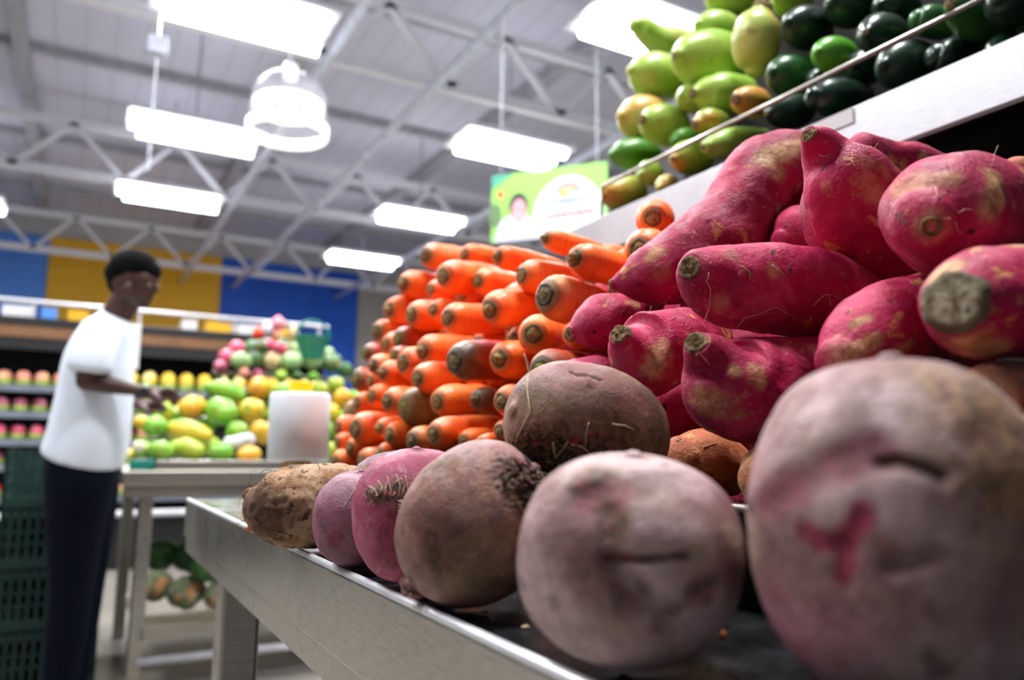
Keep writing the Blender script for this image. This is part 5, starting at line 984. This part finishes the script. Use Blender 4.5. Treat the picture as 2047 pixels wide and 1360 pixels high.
for lab, (x, y, r_), m in [('rosy apple-like fruit at the outer top of the tier', (950, 325, 66), 'fruit_pink'), ('pink fruit below the rosy one', (870, 400, 68), 'fruit_pink'), ('dark pink fruit at the lowest outer end of the tier', (815, 480, 56), 'fruit_plum'),
    ('pink fruit behind the small dark melon', (1240, 300, 60), 'fruit_pink'), ('pink fruit between the crest melons', (1340, 350, 56), 'fruit_pink'), ('peach fruit in front of the tier tray', (1010, 540, 44), 'fruit_peach'), ('reddish fruit under the tier bar', (1130, 545, 44), 'fruit_plum'),
    ('small green fruit under the tier bar beneath the cream melon', (1330, 560, 50), 'papaya_green'), ('small green fruit under the tier bar near the yellow knob', (1600, 575, 50), 'papaya_green'), ('dusky fruit under the mint green melon', (1460, 560, 44), 'melon_dark')]:
    fruit('round_fruit', lab, 'fruit', [C4(x, y, r_)], m, (mel if y < 500 else (lambda a, b: slope_depth(a, b, 4.16, 1.17, .8))), 'mixed fruit around the tier')
settle()
for lab, (x, y), (w, h), m in [('red plastic bundle standing on the melons', (1130, 200), (46, 56), 'fruit_red'), ('crimson bundle topping the whole display', (1300, 120), (60, 60), 'fruit_pink'), ('tan bundle under the crimson one', (1285, 215), (46, 56), 'fruit_peach'), ('lilac bundle between the red and the crimson ones', (1205, 165), (46, 60), 'sign_shirt'), ('brownish arching bundle beside the teal basket', (1425, 205), (42, 76), 'melon_tan')]:
    d = mel(*C4(x, 330, 1)[:2]) * .97
    c = at(*C4(x, y, 1)[:2], d); q = d / 1561 * .2352
    mb = MB(); mb.blob(c, 1, 14, 10, (w * q, .05, h * q)); mb.blob(c + Vector((0, 0, h * q * .95)), 1, 8, 6, (w * q * .35, .02, h * q * .3))
    o = mb.build('bagged_bundle', m, smooth=True, origin=tuple(c)); fix(o, lab, 'bag', 'bright bundles on top of the melon tier')
c = at(*C4(1590, 318, 1)[:2], 4.05); r = empty('basket', c); fix(r, 'teal plastic basket at the back of the melon tier', 'basket')
MB().lathe([(.05, -.06), (.09, .05), (.095, .055), (.085, .05), (.045, -.055), (.001, -.055)], 24, c).build('bowl', 'teal', r, smooth=True)
MB().tube([c + Vector((.09 * math.cos(a), 0, .05 + .09 * math.sin(a))) for a in [math.pi * i / 12 for i in range(13)]], .006, 8).build('handle', 'teal', r, smooth=True)
# melons in nets under the table
for lab, (px, py, r_), m in [('netted squash with an orange patch on the lower shelf, the clearest of them', (372, 1185, 44), 'net_melon'), ('netted green squash beside the table leg on the lower shelf', (310, 1172, 40), 'net_melon'), ('dark rounded squash lying on top under the table', (385, 1112, 46), 'melon_dark'), ('dark squash on the lower shelf just behind the stand leg', (440, 1190, 38), 'net_melon'), ('deep shadowed squash under the table', (320, 1110, 42), 'melon_dark'), ('shadowed squash behind the clearest netted one', (420, 1130, 44), 'melon_dark')]:
    d = 3.25 if 'clear' in lab or 'beside' in lab or 'behind the stand' in lab else 3.45
    c = at(px, py, d); c.z = max(c.z, .227 + r_ * d / 1561); R_ = r_ * d / 1561 * .78
    V, F, T, D, t0, R0 = sweep([c - Vector((R_ * .3, 0, 0)), c, c + Vector((R_ * .3, 0, .01))], [R_ * .85, R_, R_ * .85], 28, 14, (.9, .9), 7)
    o = mesh_object('netted_squash', V + D * (fbm(V, 20, px, 1) * .004)[:, None], F, m); fix(o, lab, 'squash', 'squashes under the papaya table')
# bulbs near the shopper
for lab, (px, py, r_), m in [('cream blossom-like bulb beside the shopper shirt hem', (278, 893, 11), 'cream'), ('yellowish bulb below the cream one', (256, 908, 10), 'fruit_lemon')]:
    c = at(px, py, 3.12); mb = MB()
    for k_ in range(7):
        a = k_ * 2 * math.pi / 7; mb.blob(c + Vector((math.cos(a), .2, math.sin(a))) * r_ * 3.1 / 1561 * .55, r_ * 3.1 / 1561 * .6, 8, 6)
    mb.blob(c, r_ * 3.1 / 1561 * .7, 8, 6); fix(mb.build('garlic_bulb', m, smooth=True), lab, 'bulb')
c = at(285, 925, 3.12); b = MB().box((TX0 + .03, 3.45, .8585), (TX0 + .12, 3.52, .90)); fix(b.build('small_tub', 'teal', bevel=.006), 'teal tub at the outer corner of the papaya table', 'tub')

# ---------------------------------------------------------------- refrigerated display along the wall side
FX0, FX1, FY = -2.6, 1.95, 7.0
fr = empty('refrigerated_display', (FX0, FY, 0)); fix(fr, 'long open refrigerated shelf unit with a wooden-toned header, behind the shopper', 'fridge')
MB().box((FX0, FY + .72, 0), (FX1, FY + .78, 1.93)).build('back_panel', 'fridge_black', fr)
MB().box((FX0, FY - .02, 1.865), (FX1, FY + .78, 1.93)).build('top_panel', 'fridge_black', fr, bevel=.004)
MB().box((FX0, FY - .01, 1.775), (FX1, FY + .02, 1.862)).build('header', 'wood_band', fr)
MB().box((FX0, FY + .0, 1.68), (FX1, FY + .03, 1.774)).build('inner_canopy', 'fridge_black', fr)
MB().box((FX0, FY - .05, .0), (FX1, FY + .78, .40)).build('base', 'fridge_black', fr, bevel=.01)
MB().tube([(FX0, FY - .10, .43), (FX1, FY - .10, .43)], .028, 12).build('bumper', 'bumper', fr, smooth=True)
MB().tube([(FX0, FY - .02, 2.05), (FX1, FY - .02, 2.05)], .016, 8).build('top_rail', 'bumper', fr, smooth=True)
for x in (FX0 + .02, FX1 - .04): MB().box((x, FY, .40), (x + .02, FY + .72, 1.865)).build('side_panel', 'fridge_black', fr)
for i in range(7): MB().box((FX0 + .02 + i * .74, FY - .02, 1.93), (FX0 + .04 + i * .74, FY, 2.05)).build('rail_post', 'bumper', fr)
SZ = [1.40, 1.20, .99, .80, .56]
for z in SZ:
    sh_ = MB().box((FX0 + .05, FY + .02, z - .015), (FX1 - .05, FY + .7, z)).build('shelf', 'fridge_grey', fr)
    MB().box((FX0 + .05, FY - .005, z - .045), (FX1 - .05, FY + .019, z + .005)).build('price_rail', 'rail_blue', sh_, bevel=.004)
for i, (x, w_, m) in enumerate(((-.56, .2, 'card_white'), (-.30, .10, 'wall_blue_light'), (-.12, .14, 'wall_yellow'), (.72, .12, 'card_white'), (.92, .2, 'wall_yellow'), (1.18, .24, 'card_white'), (-.9, .2, 'card_white'), (1.5, .2, 'wall_yellow'))):
    o = MB().box((x, FY + .05, 1.931), (x + w_, FY + .2, 2.02)).build('carton', m, bevel=.004)
    fix(o, ['white carton on top of the refrigerated unit, at the picture edge', 'small blue carton beside the white one on the unit', 'small yellow carton nearest the shopper back', 'white carton on the unit just past the shopper face', 'wide yellow carton on the unit', 'wide white carton on the unit next to the red bundle', 'white carton outside the picture edge on the unit', 'yellow carton on the unit behind the melons'][i], 'carton', 'cartons on top of the refrigerated unit')
# one tub of fruit of each kind, then copies
def tub(mat, lid):
    r = empty('fruit_tub', (0, 0, 0))
    MB().lathe([(.001, 0), (.044, 0), (.05, .04), (.047, .04), (.042, .004)], 14).build('tub', 'tub_green', r, smooth=True)
    mb = MB(); mb.blob((0, 0, .058), .044, 10, 7, (1, 1, .95)); mb.build('fruit', mat, r, smooth=True)
    return r
protos = {}
first = {}
names_ = {'fruit_peach': 'tub of peach coloured fruit', 'fruit_plum': 'tub of plum red fruit', 'fruit_pink': 'tub of pink fruit', 'fruit_lemon': 'tub of pale yellow fruit', 'fruit_red': 'tub of bright red fruit'}
ROWN = ['top', 'second', 'third', 'fourth', 'lowest']
for si, z in enumerate(SZ):
    x = -1.0
    while x < 1.85:
        if si == 0: m = 'fruit_peach' if x < .25 else 'fruit_lemon'
        elif si == 1: m = 'fruit_plum' if x < .45 else 'fruit_lemon'
        elif si == 2: m = 'fruit_pink' if x < .3 else 'fruit_peach'
        elif si == 3: m = 'fruit_plum' if x < 0.1 else 'fruit_peach'
        else: m = 'fruit_red' if x < -.1 else 'fruit_peach'
        sz = 1.35 if m == 'fruit_lemon' else 1.18
        if m not in protos: protos[m] = tub(m, None); o = protos[m]
        else: o = copy_tree(protos[m])
        o.location = (x, FY + .09 + random.uniform(-.01, .01), z + .001); o.scale = (sz, sz, sz * (1.25 if m == 'fruit_lemon' else 1)); o.rotation_euler = (0, 0, random.uniform(0, 6))
        fix(o, names_[m] + ' on the %s shelf of the refrigerated unit' % ROWN[si], 'fruit tub', names_[m].replace('tub', 'tubs') + ' on the %s shelf' % ROWN[si])
        x += .142 if m == 'fruit_lemon' else .124

# ---------------------------------------------------------------- crates behind the shopper
def crate(z):
    r = empty('plastic_crate', (0, 0, 0)); x0, x1, y0, y1, h = 0, .38, 0, .55, .24
    MB().box((x0, y0, 0), (x1, y1, .012)).build('bottom', 'crate_green', r)
    for nm, lo, hi in (('wall', (x0, y0, .0), (x1, y0 + .012, .05)), ('wall', (x0, y1 - .012, 0), (x1, y1, h)), ('wall', (x0, y0, 0), (x0 + .012, y1, .05)), ('wall', (x1 - .012, y0, 0), (x1, y1, h))):
        mb = MB().box(lo, hi)
        if hi[2] < h:
            L_ = hi[0] - lo[0] if hi[0] - lo[0] > .1 else hi[1] - lo[1]; n = 12
            for k_ in range(n + 1):
                if hi[0] - lo[0] > .1: mb.box((lo[0] + (L_ - .012) * k_ / n, lo[1], .05), (lo[0] + (L_ - .012) * k_ / n + .012, hi[1], h))
                else: mb.box((lo[0], lo[1] + (L_ - .012) * k_ / n, .05), (hi[0], lo[1] + (L_ - .012) * k_ / n + .012, h))
            for zz in (.10, .15):
                mb.box((lo[0], lo[1], zz), (hi[0], hi[1], zz + .01))
            mb.box((lo[0], lo[1], h - .03), (hi[0], hi[1], h))
        mb.build('side', 'crate_green', r)
    return r
cp = crate(0); CL = ['topmost dark green crate of the stack behind the shopper', 'second dark green crate from the top of the stack', 'third dark green crate from the top, at the shopper knees', 'lowest dark green crate of the stack']
for i in range(4):
    o = cp if i == 0 else copy_tree(cp); o.location = (-.235 + random.uniform(-.008, .008), 3.66, .2425 * (3 - i) * .96 + .001 * (3 - i)); fix(o, CL[i], 'crate', 'dark green crates stacked behind the shopper')
    o.scale = (1, 1, .955)

# ---------------------------------------------------------------- hanging banner
BC = at(1095, 406, 5.5); by = math.radians(-39.3); U_ = Vector((-math.sin(by), -math.cos(by), 0)); W_ = Vector((0, 0, 1)); Nn = U_.cross(W_) * 1.0
if Nn.dot(EYE - BC) < 0: Nn = -Nn
bn = empty('hanging_banner', BC); fix(bn, 'green hanging banner with a smiling person and a sunrise emblem, beside the pale squashes', 'banner')
BW, BH = .86, .50
def flat(poly, lift, name, mat, thick=.002, par=None):
    mb = MB(); n = len(poly); a = [BC + U_ * x + W_ * y + Nn * lift for x, y in poly]; b = [p - Nn * thick for p in a]
    mb.add(a + b, [tuple(range(n)), tuple(reversed(range(n, 2 * n)))] + [(i, i + n, (i + 1) % n + n, (i + 1) % n) for i in range(n)]); return mb.build(name, mat, par or bn)
def disc(cx, cy, rx, ry, a0=0, a1=360, n=28): return [(cx + rx * math.cos(math.radians(a0 + (a1 - a0) * i / n)), cy + ry * math.sin(math.radians(a0 + (a1 - a0) * i / n))) for i in range(n + (0 if a1 - a0 == 360 else 1))]
flat([(-BW / 2, -BH / 2), (BW / 2, -BH / 2), (BW / 2, BH / 2), (-BW / 2, BH / 2)], 0, 'panel', 'sign_green', .01)
flat([(-BW / 2 + .002, BH / 2 - .10), (-BW / 2 + .16, BH / 2 - .002), (-BW / 2 + .002, BH / 2 - .002)], .003, 'corner_patch', 'sign_teal')
flat([p for p in disc(.15, -.12, .26, .30, 0, 180)] + [(-.11, -BH / 2 + .002), (.41, -BH / 2 + .002)], .003, 'white_field', 'sign_white')
flat(disc(-.235, -.16, .14, .10, 0, 180) + [(-.40, -BH / 2 + .002), (-.05, -BH / 2 + .002)], .005, 'portrait_shirt', 'sign_shirt')
flat(disc(-.40, -.05, .05, .09), .004, 'leaf_print', 'sign_leaf')
flat(disc(-.22, .0, .075, .10), .006, 'portrait_hair', 'sign_hair')
pf = flat(disc(-.215, -.035, .055, .085), .008, 'portrait_face', 'sign_skin')
for s in (-.018, .018): flat(disc(-.215 + s, -.02, .006, .004, n=8), .010, 'portrait_eye', 'sign_hair', .001, pf)
flat(disc(-.215, -.070, .018, .006, 180, 360, 8), .010, 'portrait_mouth', 'sign_white', .001, pf)
flat(disc(-.36, .10, .02, .03), .005, 'red_dot', 'sign_pink')
def arc(cx, cy, r0, r1, a0, a1, lift, name, mat):
    n = 20; p = disc(cx, cy, r1, r1, a0, a1, n); q = disc(cx, cy, r0, r0, a0, a1, n)
    mb = MB(); A = [BC + U_ * x + W_ * y + Nn * lift for x, y in p + q]; m_ = len(p); mb.add(A, [(i, i + 1, m_ + i + 1, m_ + i) for i in range(m_ - 1)]); return mb.build(name, mat, bn)
arc(.15, .03, .075, .108, 20, 160, .006, 'emblem_arc', 'sign_coral'); arc(.15, .03, .045, .068, 10, 170, .006, 'emblem_arc', 'sign_amber'); flat(disc(.13, .03, .034, .034, 0, 180), .006, 'emblem_sun', 'sign_amber')
rng = random.Random(2)
def letters(x0, x1, y, h, mat, lift, name):
    mb = MB(); x = x0
    while x < x1:
        w = rng.uniform(.012, .02) * h / .03
        for bx, by0, bw, bh in ((0, 0, w * .28, h), (0, h * rng.choice([0, .4, .8]), w * .8, h * .22), (w * .62, 0, w * .28, h * rng.choice([.5, 1]))):
            a = [(x + bx, y + by0), (x + bx + bw, y + by0), (x + bx + bw, y + by0 + bh), (x + bx, y + by0 + bh)]; mb.add([BC + U_ * p + W_ * q + Nn * lift for p, q in a], [(0, 1, 2, 3)])
        x += w * 1.25
    return mb.build(name, mat, bn)
letters(.00, .31, -.02, .04, 'sign_navy', .0062, 'lettering'); letters(-.04, .10, -.125, .055, 'sign_pink', .0062, 'lettering'); letters(.12, .33, -.12, .055, 'sign_pink', .0062, 'lettering')
for s in (-.36, .36): MB().tube([BC + U_ * s + W_ * BH / 2, BC + U_ * s + Vector((0, 0, 6.24 - BC.z))], .004, 5).build('cable', 'wire', bn)

# ---------------------------------------------------------------- the shopper
PD = 2.80
def pch(mb_list, pts, n=20, cap=(1, 1), rings=None):
    P = [at(p[0], p[1], PD + (p[3] if len(p) > 3 else 0)) for p in pts]; R = [p[2] * PD / 1561 for p in pts]
    V, F, T, D, t0, R0 = sweep(P, R, n, rings or max(12, len(pts) * 5), cap, 6); mb_list.append((V, F))
def union(name, parts, mat, parent, voxel, smooth_it=4):
    mb = MB()
    for V, F in parts: mb.add(V, F)
    o = mb.build(name, mat, parent, smooth=True)
    m = o.modifiers.new('remesh', 'REMESH'); m.mode = 'VOXEL'; m.voxel_size = voxel; m.use_smooth_shade = True
    s = o.modifiers.new('smooth', 'SMOOTH'); s.factor = .5; s.iterations = smooth_it
    return o
base = at(150, 1420, PD); pe = empty('person', (base.x, base.y, 0)); fix(pe, 'person in a loose white t-shirt and dark trousers, head bent, reaching for papayas', 'person')
B = []
pch(B, [(170, 950, 56), (172, 870, 54), (188, 760, 52), (202, 690, 44), (218, 660, 30)])            # trunk
for dz in (-.07, .07): pch(B, [(172, 940, 44, dz), (180, 860, 44, dz), (192, 750, 42, dz), (203, 690, 36, dz)])
pch(B, [(218, 660, 32), (234, 630, 29), (252, 600, 29)])                                              # neck
pch(B, [(250, 556, 36), (272, 552, 40), (292, 560, 30)], 24, (.8, .8))                                # skull
pch(B, [(262, 578, 34), (284, 588, 27)], 24, (.8, .6)); pch(B, [(270, 595, 21), (287, 606, 13)], 18)  # face, jaw
pch(B, [(300, 566, 9), (313, 577, 6.5), (309, 582, 6)], 12)                                            # nose
pch(B, [(300, 592, 6), (304, 594, 4.5)], 10); pch(B, [(297, 599, 6), (301, 600, 4.5)], 10)             # lips
for dz in (-.075, .075): pch(B, [(257, 572, 7, dz), (254, 580, 8, dz), (258, 590, 5, dz)], 10)         # ears
def arm(sh, el, wr, dz, dzw):
    pch(B, [(sh[0] + 2, sh[1] + 2, 23, dz * .75), ((sh[0] + el[0]) / 2 - 2, (sh[1] + el[1]) / 2, 22, dz), (el[0], el[1], 18, dz)])
    pch(B, [(el[0], el[1], 18, dz), ((el[0] * 2 + wr[0]) / 3, (el[1] * 2 + wr[1]) / 3, 17, (dz * 2 + dzw) / 3), (wr[0], wr[1], 9.5, dzw)])
    hx, hy = wr
    pch(B, [(hx, hy, 9.5, dzw), (hx + 18, hy + 3, 12, dzw), (hx + 34, hy + 5, 11, dzw)], 14)
    for k_, (dy, L_, zz) in enumerate(((-7, 27, -.03), (-3, 31, -.012), (2, 29, .008), (6, 22, .028))):    # four fingers, gently bent
        pch(B, [(hx + 34, hy + 3 + dy * .6, 5.2, dzw + zz * .8), (hx + 34 + L_ * .5, hy + 2 + dy, 4.8, dzw + zz), (hx + 34 + L_ * .85, hy + 8 + dy, 4.4, dzw + zz), (hx + 34 + L_, hy + 13 + dy, 3.8, dzw + zz)], 10)
    pch(B, [(hx + 12, hy + 4, 6.5, dzw - .03), (hx + 26, hy + 14, 5.6, dzw - .045), (hx + 38, hy + 18, 4.6, dzw - .04)], 10)   # thumb from the side of the palm
arm((195, 672), (172, 762), (292, 783), -.19, -.15)
arm((228, 680), (222, 790), (268, 808), .15, .08)
for dz, kx in ((-.075, 0), (.075, 22)):
    pch(B, [(158 + kx * .6, 950, 46, dz), (148 + kx, 1060, 40, dz), (140 + kx, 1170, 30, dz), (128 + kx, 1280, 26, dz), (112 + kx, 1395, 17, dz)])
    pch(B, [(110 + kx, 1402, 16, dz), (140 + kx, 1410, 13, dz), (165 + kx, 1412, 11, dz)])
union('body', B, 'skin', pe, .0065, 3)
Sh = []
for dz in (-.062, 0, .062): pch(Sh, [(212, 664, 48, dz * .9), (197, 720, 62, dz), (190, 790, 68, dz), (178, 870, 74, dz), (165, 916, 75, dz)], 24, (.6, .12))
pch(Sh, [(226, 644, 34), (214, 664, 48)], 20)
pch(Sh, [(200, 668, 36, -.11), (192, 690, 40, -.16), (184, 716, 40, -.19), (179, 742, 40, -.20)], 20, (.9, .1)); pch(Sh, [(226, 672, 32, .14), (222, 705, 35, .165), (220, 742, 36, .17)], 20, (.9, .1))
shirt = union('t_shirt', Sh, 'shirt', pe, .011, 5)
Tr = []
for dz, kx in ((-.08, 0), (.08, 22)):
    pch(Tr, [(160 + kx * .4, 918, 60, dz), (160 + kx * .6, 965, 62, dz), (150 + kx, 1060, 52, dz), (144 + kx, 1160, 42, dz), (132 + kx, 1270, 37, dz), (116 + kx, 1385, 31, dz)], 22, (.3, .15))
pch(Tr, [(165, 915, 58), (166, 960, 62)], 22, (.3, .5))
union('trousers', Tr, 'trousers', pe, .010, 4)
Hr = []
pch(Hr, [(244, 552, 36), (262, 540, 42), (286, 540, 37), (304, 547, 23)], 24, (.8, .7)); pch(Hr, [(236, 575, 23), (246, 560, 32)], 20, (.6, .6))
union('hair', Hr, 'hair', pe, .006, 3)
Wt = []; pch(Wt, [(284, 782, 12.5, -.153), (296, 784, 12.5, -.15)], 20, (.1, .1)); V, F = Wt[0]; MB().add(V, F).build('watch', 'watch', pe, smooth=True)
for dz in (-.03, .03):
    c = at(298, 569, PD + dz); MB().blob(c, .008, 10, 8).build('eye', 'eye_white', pe, smooth=True)
for dz, kx in ((-.075, 0), (.075, 22)):
    S_ = []; pch(S_, [(104 + kx, 1398, 24, dz), (135 + kx, 1404, 20, dz), (172 + kx, 1410, 15, dz)], 16); V, F = S_[0]; V = np.array(V); V[:, 2] = np.maximum(V[:, 2], .004); MB().add(V, F).build('shoe', 'shoe', pe, smooth=True)
# white price board standing on the papaya table corner next to the shopper chest
pb = empty('price_board', at(262, 745, 3.42)); pb.location.z = .858; fix(pb, 'blank white board on a thin post, just past the shopper chest', 'board')
c = at(262, 693, 3.42); MB().box(c - Vector((.035, .006, .10)), c + Vector((.035, .006, .10))).build('card', 'card_white', pb, bevel=.004)
MB().tube([(c.x, c.y, .858), (c.x, c.y, c.z - .09)], .006, 8).build('post', 'steel', pb, smooth=True)
